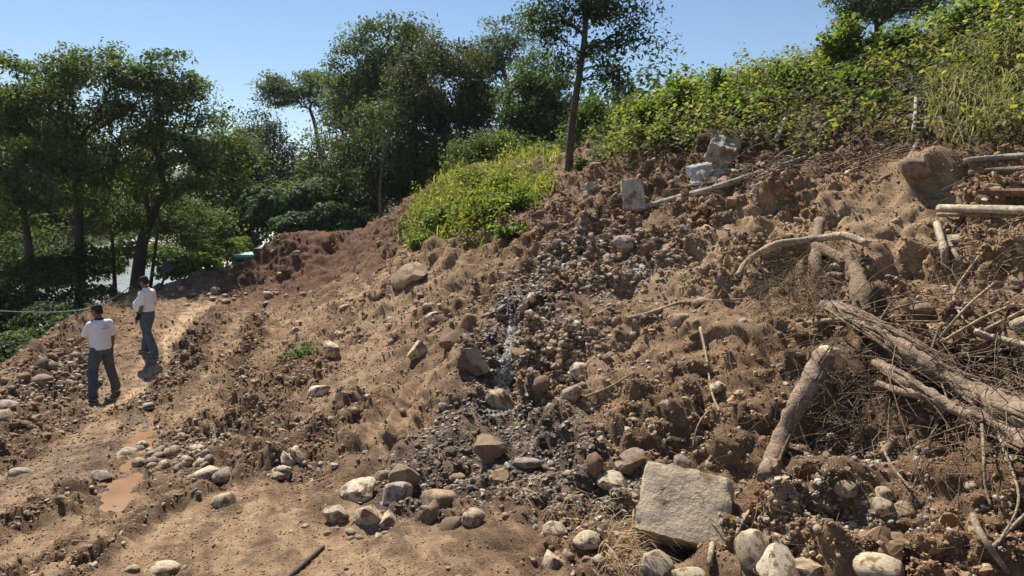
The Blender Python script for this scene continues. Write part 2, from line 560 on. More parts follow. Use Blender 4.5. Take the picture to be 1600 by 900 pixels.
BUMPS = [(430,392,1.2,0.14),(480,384,1.5,0.38),(535,384,1.3,0.32),(1180,520,0.45,0.16),(1060,600,0.4,0.12),(1090,690,0.4,-0.16),(1150,690,0.3,0.12),(880,650,0.35,0.14),(920,760,0.3,-0.08),(1330,600,0.3,-0.2),(1020,500,0.4,0.12),(800,420,0.3,0.12),(1250,400,0.35,-0.12),(700,600,0.4,0.12),(1300,760,0.35,0.10),(1450,800,0.4,-0.12),(950,600,0.50,0.13),(965,722,0.22,-0.16),(1010,735,0.20,-0.14),(1290,668,0.42,-0.30),(1220,668,0.25,-0.15),(1240,590,0.40,0.12),(935,440,0.45,0.16),
         (860,385,0.40,0.18),(845,420,0.25,-0.08),(735,560,0.30,0.12),(775,700,0.26,0.12),(820,600,0.20,-0.08),(870,690,0.26,-0.16),
         (560,640,0.35,0.10),(600,690,0.25,-0.12),(635,742,0.22,0.10),(1130,560,0.5,0.08),(1180,610,0.25,-0.10),(1120,650,0.35,-0.06),
         (1420,300,0.5,0.14),(1480,275,0.35,0.12),(1380,330,0.35,-0.08),(1560,280,0.6,-0.12),(1480,390,0.25,-0.08),(1180,320,0.45,0.12),(1090,345,0.35,0.10),
         (640,440,0.30,0.10),(1160,755,0.25,-0.14),(980,860,0.5,0.05),(720,850,0.5,0.04),(1340,830,0.5,0.06),(830,266,0.9,-0.5),(800,296,0.6,0.35),(745,378,0.6,-0.4),(720,330,0.8,0.3),(780,320,0.6,0.25),(660,365,0.5,0.2),(690,300,0.6,-0.2),(1500,600,0.5,-0.15)]
for (a, b, r, hgt) in BUMPS:
    c = hit0(a, b)
    d = np.sqrt((GX - c[0]) ** 2 + (GY - c[1]) ** 2 + (GZ - c[2]) ** 2)
    D += hgt * np.exp(-(d / (r * 0.75)) ** 2 * (1 + 0.35 * nmid))
# water courses
D -= 0.14 * np.exp(-(d_s1 / 0.22) ** 2) * NEAR + 0.08 * np.exp(-(d_s2 / 0.2) ** 2)
# wheel and crawler ruts
cle = 0.5 + 0.5 * np.sin(v_s * 2 * math.pi / 0.17 + 0.8 * nmid)
D -= 0.09 * np.exp(-(d_r1 / 0.10) ** 2) - 0.05 * np.exp(-((d_r1 - 0.22) / 0.1) ** 2)
D -= 0.06 * np.exp(-(d_r2 / 0.12) ** 2) - 0.03 * np.exp(-((d_r2 - 0.22) / 0.1) ** 2)
crawl = (1 - sstep(0.25, 0.65, np.abs(d_r1 - 0.45)))
D += 0.035 * crawl * (cle - 0.5)
D -= 0.05 * np.exp(-(d_r3 / 0.3) ** 2)
for (a, b, hgt, wd) in [((640,605),(565,738),0.11,0.055),((658,640),(612,725),0.08,0.045),((600,620),(540,710),0.10,0.06),((575,655),(530,690),0.07,0.05),((690,600),(650,660),0.07,0.05)]:
    dd, tt = dist_poly(GX, GY, trail([a, ((a[0] + b[0]) / 2 + 5, (a[1] + b[1]) / 2 - 4), b]))
    D += hgt * np.exp(-((dd + 0.03 * nmid) / wd) ** 2) * (1 - 0.6 * tt) - 0.4 * hgt * np.exp(-((dd - 2.1 * wd) / wd) ** 2)
D += 0.05 * m_belt * (0.6 + nfine)
# left berm
_bm = trail([(60,560),(130,512),(190,478),(240,447),(330,440)])
d_b, _ = dist_poly(GX, GY, _bm)
D += 0.22 * np.exp(-(d_b / 0.55) ** 2)
# shallow cracks in dried mud
h1, h2, hid = worley(GX * 2.3 + 0.3 * nmid, GY * 2.3 + 0.3 * nmid, 9)
crack = (1 - sstep(0.0, 0.05, h2 - h1)) * sstep(0.1, 0.35, nmid)
D -= 0.02 * m_flat * crack

D *= NEAR
D = np.where(RR > 36, 0.25 * fbm(GX * 0.1, GY * 0.1, GZ * 0.1, 3), D)
VX, VY, VZ = GX + NX * D, GY + NY * D, GZ + NZ * D
# puddle beds are level
PUDDLES = []
m_pud = np.zeros_like(GX)
for (a, b, rx, ry) in PUD:
    c = hit0(a, b)
    ddx = (GX - c[0]) * 0.93 + (GY - c[1]) * 0.37
    ddy = -(GX - c[0]) * 0.37 + (GY - c[1]) * 0.93
    q = np.sqrt((ddx / rx) ** 2 + (ddy / ry) ** 2) + 0.25 * nmid + 0.55 * nfine
    m = 1 - sstep(1.15, 1.9, q)
    zw = c[2] - 0.055
    bed = zw + 0.06 * (q - 0.85) + 0.012 * nfine
    VZ = VZ * (1 - m) + (bed + 0.25 * (VZ - GZ)) * m
    m_pud = np.maximum(m_pud, 1 - sstep(0.9, 1.4, q))
    PUDDLES.append((c, rx, ry, zw))
muddy = np.zeros_like(GX)
for (a, b, r) in [(205,720,0.75),(150,700,0.5),(230,650,0.45),(60,745,0.5),(260,680,0.5),(340,680,0.35),(215,600,0.2)]:
    muddy = np.maximum(muddy, blob(a, b, r))

# --- colour of the earth, with painted shade in one hollow
def c3(r, g, b): return np.array([r, g, b])
col = np.zeros(GX.shape + (3,)) + c3(0.215, 0.135, 0.076)
def mixc(mask, c):
    global col
    m = np.clip(mask, 0, 1)[..., None]
    col = col * (1 - m) + m * c
mixc(sstep(-0.1, 0.7, nlow + 0.4 * nmid) * 0.55, c3(0.30, 0.20, 0.118))
mixc(sstep(0.0, 0.7, -nlow + 0.3 * nmid) * 0.55, c3(0.13, 0.082, 0.048))
red = np.maximum.reduce([blob(480,410,3.6), blob(620,345,2.6), blob(560,370,2.2)])
mixc(red * 0.85, c3(0.165, 0.078, 0.042))
dry = np.maximum.reduce([blob(1150,390,1.3), blob(1350,400,1.2), blob(1480,330,1.1), blob(1250,310,0.8), blob(1050,440,0.6), blob(1540,420,0.8), blob(1200,480,0.6)])
mixc(dry * (0.7 + 0.3 * nmid), c3(0.42, 0.295, 0.17))
mixc(m_slip * 0.75, c3(0.37, 0.262, 0.16))
mixc(m_path * (0.35 + 0.65 * sstep(10.5, 13.5, GY)), c3(0.47, 0.34, 0.215))
mixc(m_flat * (1 - m_path) * 0.85, c3(0.37, 0.25, 0.148))
mixc(d_track * sstep(-0.1, 0.5, nlow) * 0.35, c3(0.34, 0.235, 0.14))
for (a, b, r) in [(300,800,0.8),(40,790,0.8),(500,860,0.7),(60,860,0.7),(650,870,0.5)]:
    mixc(blob(a, b, r) * 0.5, c3(0.42, 0.295, 0.18))
mixc(damp * 0.85, c3(0.062, 0.047, 0.036))
mixc(wet * 0.75, c3(0.06, 0.048, 0.04))
mixc(muddy * 0.6, c3(0.20, 0.14, 0.095))
mixc(blob(1290,670,0.35) * 0.5, c3(0.13, 0.085, 0.05))  # shade of the cavity near the leaning log, painted into the soil
mixc(d_track * sstep(0.0, 0.5, streak) * 0.6, c3(0.17, 0.108, 0.062))
mixc(d_track * sstep(0.0, 0.5, -streak) * 0.45, c3(0.43, 0.31, 0.19))
mixc(m_belt * 0.85, c3(0.115, 0.070, 0.039))
mixc(lslope * sstep(0.1, 0.7, st) * 0.55, c3(0.36, 0.25, 0.148))
mixc(lslope * sstep(0.1, 0.6, -st + 0.2) * 0.4, c3(0.13, 0.082, 0.047))
n4 = fbm(SU * 4.0, SV * 4.0, GZ, 4)
mixc(sstep(0.0, 0.6, n4) * 0.6 * NEAR, c3(0.115, 0.070, 0.039))
mixc(sstep(0.05, 0.6, -n4) * 0.34 * NEAR, c3(0.42, 0.30, 0.18))
# raised clods are paler than the earth between them
mixc(sstep(0.35, 0.95, cid) * rough * 0.22 * NEAR, c3(0.37, 0.245, 0.15))
mixc(sstep(0.5, 0.95, gid) * rough * 0.3 * (1 - sstep(0.2, 0.45, g1)) * NEAR, c3(0.42, 0.30, 0.20))
# beyond the works: leaf litter, grass, river gravel
q_r = GX - river_x(GY)
mixc(sstep(24, 30, RR) * (q_r > 10), c3(0.055, 0.06, 0.03))
leftbank = sstep(0.3, 1.5, d_b) * (px_ < 340) * (GZ < CAMZ - 3.3) * (q_r > 12) * sstep(0.2, 0.3, slope)
mixc(leftbank, c3(0.06, 0.055, 0.03))
mixc((np.abs(q_r) < 14) * sstep(25, 30, RR), c3(0.42, 0.40, 0.36))
mixc((q_r < -14) * 1.0, c3(0.07, 0.085, 0.04))
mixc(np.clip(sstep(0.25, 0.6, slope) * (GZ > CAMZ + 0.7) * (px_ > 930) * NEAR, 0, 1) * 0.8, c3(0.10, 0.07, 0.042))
mixc((NEAR < 0.9) * (GZ > CAMZ + 1.5) * 1.0, c3(0.06, 0.075, 0.03))
mixc(red * 0.88, c3(0.128, 0.060, 0.033) * (1 + 0.5 * n4[..., None]))
wetA = np.clip(np.maximum.reduce([wet * 0.9, muddy * 0.9 * sstep(-0.3, 0.25, nmid + 0.6 * nfine), damp * 0.55 * sstep(-0.1, 0.4, nmid), m_pud]), 0, 1)
SPARSE = np.clip(rough, 0, 1)

col = np.clip(col * np.array([1.2, 1.135, 1.06]) * (0.9 + 0.9 * np.clip(col.mean(-1, keepdims=True) - 0.12, 0, 0.25)), 0, 0.6)
idx = np.arange(GX.size).reshape(GX.shape)
F = np.stack([idx[:-1, :-1], idx[:-1, 1:], idx[1:, 1:], idx[1:, :-1]], -1).reshape(-1, 4)[:, ::-1]
V = np.stack([VX, VY, VZ], -1).reshape(-1, 3)
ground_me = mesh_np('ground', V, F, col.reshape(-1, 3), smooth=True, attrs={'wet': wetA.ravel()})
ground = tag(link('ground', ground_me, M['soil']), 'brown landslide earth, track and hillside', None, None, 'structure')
if 'category' in ground: del ground['category']

# a lighter copy of the sheet, only for finding places on it
_sel = (slice(0, NR1, 2), slice(0, NA, 2))
_vi = V.reshape(GX.shape + (3,))[_sel]
_ii = np.arange(_vi.shape[0] * _vi.shape[1]).reshape(_vi.shape[:2])
_ff = np.stack([_ii[:-1, :-1], _ii[:-1, 1:], _ii[1:, 1:], _ii[1:, :-1]], -1).reshape(-1, 4)[:, ::-1]
BVH = BVHTree.FromPolygons(_vi.reshape(-1, 3).tolist(), _ff.tolist())

def hit(px, py):
    r = Vector(ray(px, py)).normalized()
    loc, n, i, d = BVH.ray_cast(Vector(CAM), r)
    if loc is None:
        p = hit0(px, py)
        return Vector(p), Vector((0, 0, 1)), (Vector(p) - Vector(CAM)).length
    if n.z < 0: n = -n
    return loc, n, d

def drop(x, y):
    loc, n, i, d = BVH.ray_cast(Vector((x, y, 40)), Vector((0, 0, -1)))
    if loc is None:
        z = float(base_z(np.array([x]), np.array([y]))[0])
        return Vector((x, y, z)), Vector((0, 0, 1))
    if n.z < 0: n = -n
    return loc, n

def at(px, py, lift=0.0):
    """a point on the ground seen at a pixel, brought towards the eye by lift metres"""
    loc, n, d = hit(px, py)
    return loc - Vector(ray(px, py)).normalized() * lift
# ------------------------------------------------------------------ stones
def ico(sub):
    bm = bmesh.new()
    bmesh.ops.create_icosphere(bm, subdivisions=sub, radius=1.0)
    bm.verts.ensure_lookup_table()
    Vv = np.array([v.co[:] for v in bm.verts]); Ff = np.array([[v.index for v in f.verts] for f in bm.faces])
    bm.free()
    return Vv, Ff
ICO = {k: ico(k) for k in (1, 2, 3, 4)}

def rock_mesh(seed, angular=0.5, sub=3, amp=0.22, name='stone', fine=0.02):
    rs = np.random.RandomState(seed)
    Vv, Ff = ICO[sub]
    v = Vv.copy()
    o = rs.uniform(0, 60, 3)
    n = fbm(v[:, 0] * 0.9 + o[0], v[:, 1] * 0.9 + o[1], v[:, 2] * 0.9 + o[2], 2)
    v *= (1 + amp * n)[:, None]
    if angular > 0:
        for k in range(int(5 + 8 * angular)):
            d = rs.normal(size=3); d /= np.linalg.norm(d)
            lim = rs.uniform(0.55, 0.9) - 0.22 * (angular - 0.4)
            s = v @ d - lim
            m = s > 0
            v[m] -= np.outer(s[m] * (0.8 + 0.17 * angular), d)
    n2 = fbm(v[:, 0] * 4 + o[1], v[:, 1] * 4 + o[2], v[:, 2] * 4 + o[0], 3)
    v *= (1 + fine * n2)[:, None]
    ext = np.abs(v).max(axis=0)
    v /= ext
    me = mesh_np(name, v * 0.5, Ff, smooth=True)
    if angular >= 0.45 and sub >= 2: me.set_sharp_from_angle(angle=math.radians(24))
    return me

CREAM = (0.52, 0.42, 0.28); GREY = (0.36, 0.31, 0.25); TAN = (0.40, 0.29, 0.19); BROWN = (0.27, 0.17, 0.105)
PALE = (0.58, 0.49, 0.35); DARK = (0.13, 0.10, 0.08); RUST = (0.33, 0.20, 0.12); BLUE = (0.31, 0.31, 0.29)
_sid = [100]
def stone(px, py, w, h, colr, label, ang=0.4, tilt=0.0, name='stone', sink=0.36, sub=3, depth=None, mat='rock', cat=None, group=None, lift=0.0, mesh=None, tz=None, amp=0.22):
    """a stone whose outline is w x h pixels centred at a pixel; its size follows from where it lies"""
    loc, n, d = hit(px, py + h * 0.30)
    f = d / FPX
    W, H = w * f, h * f * 1.12
    Dp = depth * f if depth else 0.5 * (W + H)
    _sid[0] += 1
    me = mesh or rock_mesh(_sid[0], ang, sub, amp=amp, name=name)
    o = link(name, me, M[mat])
    r = Vector(ray(px, py)).normalized()
    c = Vector(CAM) + r * (d - 0.0)
    # push the centre so that a share of the stone is in the ground
    c = c - n * 0 + Vector((0, Dp * (0.5 - sink) * -0.4, 0))
    c.z += H * (0.02 - sink * 0.45) + lift
    o.location = c
    o.scale = (W, Dp, H)
    o.rotation_euler = (0, math.radians(-tilt), 0 if tz is None else tz)
    jit = np.random.RandomState(_sid[0]).uniform(0.9, 1.1)
    o.color = (colr[0] * jit, colr[1] * jit, colr[2] * jit, 1)
    tag(o, label, cat or ('boulder' if W > 0.3 else 'stone'), group)
    return o

S = stone
S(562,764,60,40,PALE,'cream angular boulder at the back of the row along the slope foot',0.9,18)
S(620,771,46,42,GREY,'grey blocky boulder with split faces left of the smooth brown boulder',0.95,-8)
S(689,779,58,40,(0.37,0.25,0.16),'smooth brown rounded boulder topping the row at the slope foot',0.1,0,lift=0.02)
S(527,803,42,38,PALE,'whitish angular stone at the left end of the boulder row',0.9,0)
S(574,798,46,44,CREAM,'cream stone with sloping striped face in the middle of the row',0.85,30)
S(606,810,50,34,PALE,'flat pale stone tipped up at the front of the boulder row',0.8,22)
S(668,799,30,46,(0.30,0.20,0.125),'brown upright slab propped under the smooth brown boulder',0.8,-25)
S(706,815,40,28,TAN,'mud caked tan wedge below the smooth brown boulder',0.7,25,mat='clod')
S(740,806,37,33,(0.45,0.34,0.23),'round tan boulder standing alone right of the boulder row',0.12,0)
S(600,742,30,20,TAN,'small tan stone perched behind the boulder row',0.6,0)
S(868,826,40,24,CREAM,'half buried cream round stone under the dry grass mat',0.15,-12)
S(917,839,42,22,CREAM,'low cream stone half buried left of the concrete block',0.3,0)
S(860,871,38,48,CREAM,'tall pointed cream stone at the bottom edge',0.8,-20)
S(1030,879,56,46,GREY,'grey rounded boulder below the concrete block',0.25,-15)
S(1078,896,50,26,CREAM,'cream stone cut by the bottom edge below the concrete block',0.2,0)
S(1176,847,48,58,CREAM,'pale boulder with clods on it right of the concrete block',0.5,10)
S(1216,876,62,50,PALE,'pale angular boulder at the bottom edge right of the block',0.85,-12)
S(1376,883,74,38,(0.50,0.40,0.27),'large smooth oval cream boulder at the bottom right',0.05,-10,amp=0.1)
S(1265,886,70,30,TAN,'wide tan mud covered stone at the bottom between two pale boulders',0.6,0)
S(1323,760,34,22,TAN,'tan stone on gravel left of two pale stones',0.4,0)
S(1378,769,30,22,CREAM,'upper of two pale stones on the lower right gravel',0.4,0)
S(1380,789,36,26,CREAM,'lower of two pale stones on the lower right gravel',0.6,-20)
S(1412,795,34,24,TAN,'tan stone touching the pair of pale stones on the right',0.6,0)
S(1478,813,20,18,PALE,'small white round stone on the right gravel',0.1,0)
S(1063,733,28,32,GREY,'grey egg shaped stone resting on top of the concrete block',0.15,0,lift=0.05,sink=0.1)
S(960,748,54,28,PALE,'flat pale stone left of the concrete block',0.7,0)
S(985,712,54,38,(0.28,0.21,0.15),'rounded brown boulder wedged under the earth overhang',0.5,10,amp=0.5)
S(930,720,26,36,BROWN,'brown boulder at the left end of the earth overhang',0.3,0)
S(906,580,34,32,PALE,'larger cream stone in the middle of the slope',0.3,20,sink=0.1)
S(895,611,36,34,CREAM,'cream wedge stone just below the larger cream stone mid slope',0.8,-15,sink=0.15)
S(877,605,18,16,PALE,'small pale stone beside the cream wedge stone mid slope',0.4)
S(900,507,20,18,PALE,'round pale stone above the cream stones mid slope',0.2)
S(846,597,30,30,(0.25,0.16,0.12),'reddish brown stone left of the cream stones mid slope',0.4)
S(1121,602,24,18,PALE,'white stone on dark earth left of the leaning log',0.2)
S(1042,630,24,16,CREAM,'cream pebble on the bare earth face',0.2)
S(1060,498,38,24,TAN,'tan flat stone above the bare earth face',0.5,15)
S(499,608,36,20,PALE,'pale elongated stone on the left slope above the track',0.25,25,sink=0.15)
S(518,546,26,28,PALE,'blocky white stone on the left slope beside the green weed',0.7,0,sink=0.15)
S(462,516,22,12,CREAM,'thin pale stone on the upper left slope',0.5,20)
S(538,479,18,10,CREAM,'small pale stone on the left slope below the grassy hump',0.4,25)
S(640,426,64,30,(0.36,0.25,0.155),'long tan slab of rock below the grassy hump',0.85,28,depth=70,sink=0.2,name='rock_slab')
S(655,541,40,36,(0.48,0.36,0.23),'tan block with a dirty top left of the water trickle',0.85,25)
S(732,501,28,36,(0.30,0.20,0.13),'brown upright stone above the water trickle',0.4,0)
S(712,526,52,30,(0.24,0.16,0.105),'dark flat brown rock left of the water trickle',0.7,12)
S(738,562,56,40,(0.17,0.12,0.085),'dark overhanging rock where the water falls',0.95,-10,lift=0.02,amp=0.6)
S(783,622,52,72,(0.42,0.34,0.22),'wet yellowish slab the water runs over',0.85,10,depth=40,name='rock_slab',sink=0.3)
S(767,700,56,44,(0.25,0.17,0.11),'muddy brown boulder below the wet slab',0.9,0,amp=0.6)
S(634,742,50,52,(0.40,0.29,0.185),'tan block of dried mud behind the boulder row',0.8,8,mat='clod',name='mud_block',cat='clod')
S(975,378,36,28,GREY,'grey brown round stone on the upper slope under the pole',0.25,-10,lift=0.03)
S(945,402,26,18,TAN,'tan flat stone beside the round stone on the upper slope',0.5)
S(882,415,22,14,BLUE,'grey stone at the head of the water trickle',0.5)
S(830,463,16,16,PALE,'pale cobble in the gravel above the water trickle',0.3)
S(830,487,24,12,PALE,'flat white cobble in the gravel above the water trickle',0.3)
S(693,634,20,14,BLUE,'blue grey cobble beside the mud spines',0.1,-30)
S(675,492,24,12,PALE,'white flat stone on the slope above the brown upright stone',0.4,25)
S(822,722,44,16,GREY,'grey elongated stone in the wet gravel',0.4)
S(715,745,26,14,(0.33,0.22,0.14),'tan pebble in the wet gravel behind the round boulder',0.2)
S(355,776,40,26,CREAM,'lone cream boulder on the track right of the puddle',0.4,0)
S(320,740,50,24,CREAM,'large cream cobble at the front of the heap by the puddle',0.3,10)
S(352,739,34,22,GREY,'grey cobble at the right end of the heap by the puddle',0.3,-5)
S(196,704,40,16,GREY,'flat grey stone at the left rim of the puddle',0.8,8)
S(160,741,30,12,GREY,'thin grey stone left of the lower puddle',0.6,-8)
S(254,886,54,18,CREAM,'flat pale stone sunk in dried mud at the bottom left',0.3,8,sink=0.45)
S(205,888,22,14,CREAM,'small flat stone sunk in mud beside the bottom left one',0.3,sink=0.45)
S(229,633,22,10,GREY,'grey stone in the shadow of the left man',0.4)
S(275,515,16,14,DARK,'dark stone on the trodden path above the far man',0.4) if False else None
S(68,593,36,20,(0.30,0.22,0.16),'rounded brown stone among cobbles left of the left man',0.3,10)
S(33,735,40,14,GREY,'flat grey stone at the left edge of the track',0.5,0)
S(8,632,34,14,GREY,'grey flat stone cut by the left edge',0.4)
S(134,468,26,16,GREY,'flat pale stone beyond the far man at the path head',0.4) if False else None
S(440,735,30,18,PALE,'pale cobble at the foot of the slope beside the track',0.4)
S(465,707,20,26,CREAM,'upright cream cobble in the small group at the slope foot',0.6,20)
S(447,712,20,26,PALE,'leaning whitish cobble in the small group at the slope foot',0.6,30)
S(435,741,28,12,CREAM,'low cream cobble in front of the small group at the slope foot',0.4)
S(396,597,12,10,PALE,'tiny white stone at the edge of the crawler ruts',0.3)
S(330,372,14,8,PALE,'x',0.3) if False else None
S(463,395,16,8,CREAM,'cream stone on the red earth mound',0.6,15)
S(1427,258,44,28,(0.26,0.18,0.115),'brown boulder at the foot of the leafy bank',0.4)
S(1592,124,40,34,(0.30,0.21,0.13),'brown boulder showing through the creepers at the right edge',0.4)
S(1490,372,36,12,CREAM,'pale flat stone on the right slope near the boards',0.4)
S(1375,605,30,20,TAN,'tan stone beneath the lower fallen trunk',0.4)
S(1095,470,30,16,TAN,'tan flat stone by the broken branch mid slope',0.6)
S(1440,478,34,18,TAN,'tan stone above the fallen trunk',0.4)
S(1308,415,34,12,CREAM,'cream stone behind the muddy stump',0.5)

# cobbles that only their heap tells apart
def field(n, pts, smin, smax, cols, label, group, seed, ang=0.4, sub=2, sink=0.25, hw=0.62, name='cobble'):
    rs = np.random.RandomState(seed)
    meshes = [rock_mesh(seed * 50 + k, ang if k % 2 else ang * 0.4, sub, name=name) for k in range(5)]
    for i in range(int(n * 0.7)):
        a = pts[rs.randint(len(pts))]
        px, py = a[0] + rs.normal() * a[2], a[1] + rs.normal() * a[3]
        loc, nn, d = hit(px, py)
        w = rs.uniform(smin, smax)
        if rs.rand() < 0.7: w = smin + (w - smin) * 0.5
        o = link(name, meshes[rs.randint(5)], M['rock'])
        hgt = w * rs.uniform(hw - 0.15, hw + 0.2)
        o.location = loc + nn * (hgt * (0.5 - sink) * 0.7)
        o.scale = (w, w * rs.uniform(0.7, 1.1), hgt)
        q = Vector((0, 0, 1)).rotation_difference((nn + Vector((0, 0, 0.8))).normalized())
        o.rotation_mode = 'QUATERNION'
        o.rotation_quaternion = q @ Quaternion((0, 0, 1), rs.uniform(0, 6.28)) @ Quaternion((1, 0, 0), rs.normal() * 0.25)
        c = cols[rs.randint(len(cols))]
        j = rs.uniform(0.8, 1.15)
        o.color = (c[0] * j, c[1] * j, c[2] * j, 1)
        tag(o, label, 'cobble', group)
field(44, [(265,705,30,12),(290,725,30,8),(230,715,14,10)], 0.10, 0.26, [CREAM, GREY, TAN, GREY], 'cobble in the loose heap right of the puddle', 'cobbles heaped beside the puddle', 3)
field(46, [(90,580,50,28),(40,640,40,35),(110,540,25,15),(30,600,30,14)], 0.12, 0.36, [TAN, BROWN, BROWN, (0.2, 0.13, 0.085), (0.32, 0.25, 0.18)], 'cobble strewn over the ground left of the men', 'cobbles left of the men', 4)
field(40, [(300,458,28,6),(400,462,50,5),(450,460,30,5),(340,470,40,5)], 0.14, 0.36, [TAN, BROWN, GREY, CREAM], 'cobble at the foot of the red earth mound', 'cobbles at the mound foot', 5)
field(34, [(610,490,30,22),(560,520,30,16),(660,470,20,14)], 0.08, 0.22, [GREY, TAN, CREAM, PALE], 'cobble in the stony band across the left slope', 'cobbles of the stony slope band', 6)
field(40, [(850,470,22,40),(830,440,20,20),(800,510,16,30)], 0.06, 0.17, [GREY, BLUE, CREAM, DARK, RUST], 'wet cobble beside the upper water trickle', 'cobbles beside the upper trickle', 7)
field(46, [(690,690,40,30),(760,745,60,18),(860,720,30,18),(690,640,20,20)], 0.05, 0.13, [GREY, BLUE, BROWN, RUST, DARK, CREAM], 'small cobble in the wet gravel below the trickle', 'cobbles of the wet gravel', 8)
field(36, [(920,560,40,40),(880,560,25,30),(960,500,40,20)], 0.05, 0.14, [GREY, TAN, CREAM, BROWN], 'cobble scattered around the cream stones mid slope', 'cobbles mid slope', 9)
field(30, [(1250,790,50,30),(1300,720,50,20),(1200,760,25,15)], 0.04, 0.11, [CREAM, TAN, GREY, PALE], 'small cobble on the gravel right of the concrete block', 'cobbles right of the concrete block', 10)
field(22, [(480,440,60,25),(600,350,30,20),(440,410,30,12)], 0.10, 0.28, [CREAM, TAN, RUST], 'stone lying on the red earth of mound and ridge', 'stones on the red earth', 11)
field(26, [(700,850,120,20),(560,830,60,14),(940,880,50,12)], 0.04, 0.12, [CREAM, TAN, PALE], 'small stone pressed into mud in front of the boulders', 'stones in the mud before the boulders', 12, sink=0.4)
field(24, [(1480,560,60,40),(1450,440,60,30),(1540,700,40,60)], 0.05, 0.13, [TAN, CREAM, BROWN], 'stone on the earth around the fallen trunks', 'stones around the fallen trunks', 13)
field(20, [(490,700,30,30),(500,640,30,30),(440,650,25,30)], 0.05, 0.14, [CREAM, TAN, GREY, PALE], 'stone on the dark loose earth at the left slope foot', 'stones at the left slope foot', 14)

# ------------------------------------------------------------------ gravel, crumbs and clods: nobody could count them
def scatter_group(name, collection):
    ng = bpy.data.node_groups.new(name, 'GeometryNodeTree')
    ng.interface.new_socket('Geometry', in_out='INPUT', socket_type='NodeSocketGeometry')
    ng.interface.new_socket('Geometry', in_out='OUTPUT', socket_type='NodeSocketGeometry')
    i = ng.nodes.new('NodeGroupInput'); o = ng.nodes.new('NodeGroupOutput')
    ip = ng.nodes.new('GeometryNodeInstanceOnPoints')
    ci = ng.nodes.new('GeometryNodeCollectionInfo')
    ci.inputs['Collection'].default_value = collection
    ci.inputs['Separate Children'].default_value = True
    ci.inputs['Reset Children'].default_value = True
    mp = ng.nodes.new('GeometryNodeMeshToPoints')
    def named(nm, typ):
        n = ng.nodes.new('GeometryNodeInputNamedAttribute')
        n.data_type = typ
        n.inputs['Name'].default_value = nm
        return n.outputs[0]
    ng.links.new(i.outputs[0], mp.inputs['Mesh'])
    ng.links.new(mp.outputs[0], ip.inputs['Points'])
    ng.links.new(ci.outputs[0], ip.inputs['Instance'])
    ip.inputs['Pick Instance'].default_value = True
    ng.links.new(named('vid', 'INT'), ip.inputs['Instance Index'])
    er = ng.nodes.new('FunctionNodeEulerToRotation')
    ng.links.new(named('rot', 'FLOAT_VECTOR'), er.inputs[0])
    ng.links.new(er.outputs[0], ip.inputs['Rotation'])
    ng.links.new(named('scl', 'FLOAT_VECTOR'), ip.inputs['Scale'])
    ng.links.new(ip.outputs[0], o.inputs[0])
    return ng

def mat_scatter(name, ramp, dirt=False):
    m, nt, b = newmat(name)
    oi = nd(nt, 'ShaderNodeObjectInfo')
    cr = nd(nt, 'ShaderNodeValToRGB')
    el = cr.color_ramp.elements
    el[0].position = 0; el[0].color = (*ramp[0], 1)
    el[1].position = 1; el[1].color = (*ramp[-1], 1)
    for k, c in enumerate(ramp[1:-1]):
        x = el.new((k + 1) / (len(ramp) - 1)); x.color = (*c, 1)
    nt.links.new(oi.outputs['Random'], cr.inputs[0])
    n1 = noise_node(nt, 4, 4, 0.7)
    c = mulcol(nt, cr.outputs[0], n1.outputs['Fac'], 0.65, 1.3)
    nt.links.new(c, b.inputs['Base Color'])
    b.inputs['Roughness'].default_value = 0.9
    b.inputs['Specular IOR Level'].default_value = 0.25
    return m

def scatter(name, pts, scl, rot, nvar, meshes, mat, label):
    col_ = bpy.data.collections.new(name + '_pieces')
    for k, me in enumerate(meshes):
        if len(me.materials) == 0: me.materials.append(mat)
        col_.objects.link(bpy.data.objects.new(name + '_piece', me))
    n = len(pts)
    me = bpy.data.meshes.new(name)
    me.vertices.add(n)
    me.vertices.foreach_set('co', np.ascontiguousarray(pts, dtype=np.float32).ravel())
    a = me.attributes.new('rot', 'FLOAT_VECTOR', 'POINT'); a.data.foreach_set('vector', np.ascontiguousarray(rot, dtype=np.float32).ravel())
    a = me.attributes.new('scl', 'FLOAT_VECTOR', 'POINT'); a.data.foreach_set('vector', np.ascontiguousarray(scl, dtype=np.float32).ravel())
    a = me.attributes.new('vid', 'INT', 'POINT'); a.data.foreach_set('value', np.random.RandomState(3).randint(0, len(meshes), n).astype(np.int32))
    o = link(name, me)
    md = o.modifiers.new('scatter', 'NODES')
    md.node_group = scatter_group(name, col_)
    return tag(o, label, None, None, 'stuff')

# weights from the ground sheet: more where the earth is broken up
cell = np.zeros_like(GX)
cell[:NR1] = (np.gradient(RR, axis=0) * RR * (ang[1] - ang[0]))[:NR1] / NZ[:NR1]
vis = (px_ > -150) & (px_ < 1750) & (py_ > -60) & (py_ < 1000) & (RR < 30) & (RR > 3)
bankz = (GZ > CAMZ + 0.75) & (px_ > 930)
leftz = (GX < -10.5 - 0.0 * GY) & (d_b > 0.8) & (GZ < CAMZ - 3.6)
wbase = cell * vis * (~bankz) * (~leftz) * np.clip(rough, 0, 1.2) ** 2.0 * (1 - m_pud) * (1 - 0.75 * wet) / (1 + (RR / 7) ** 2)

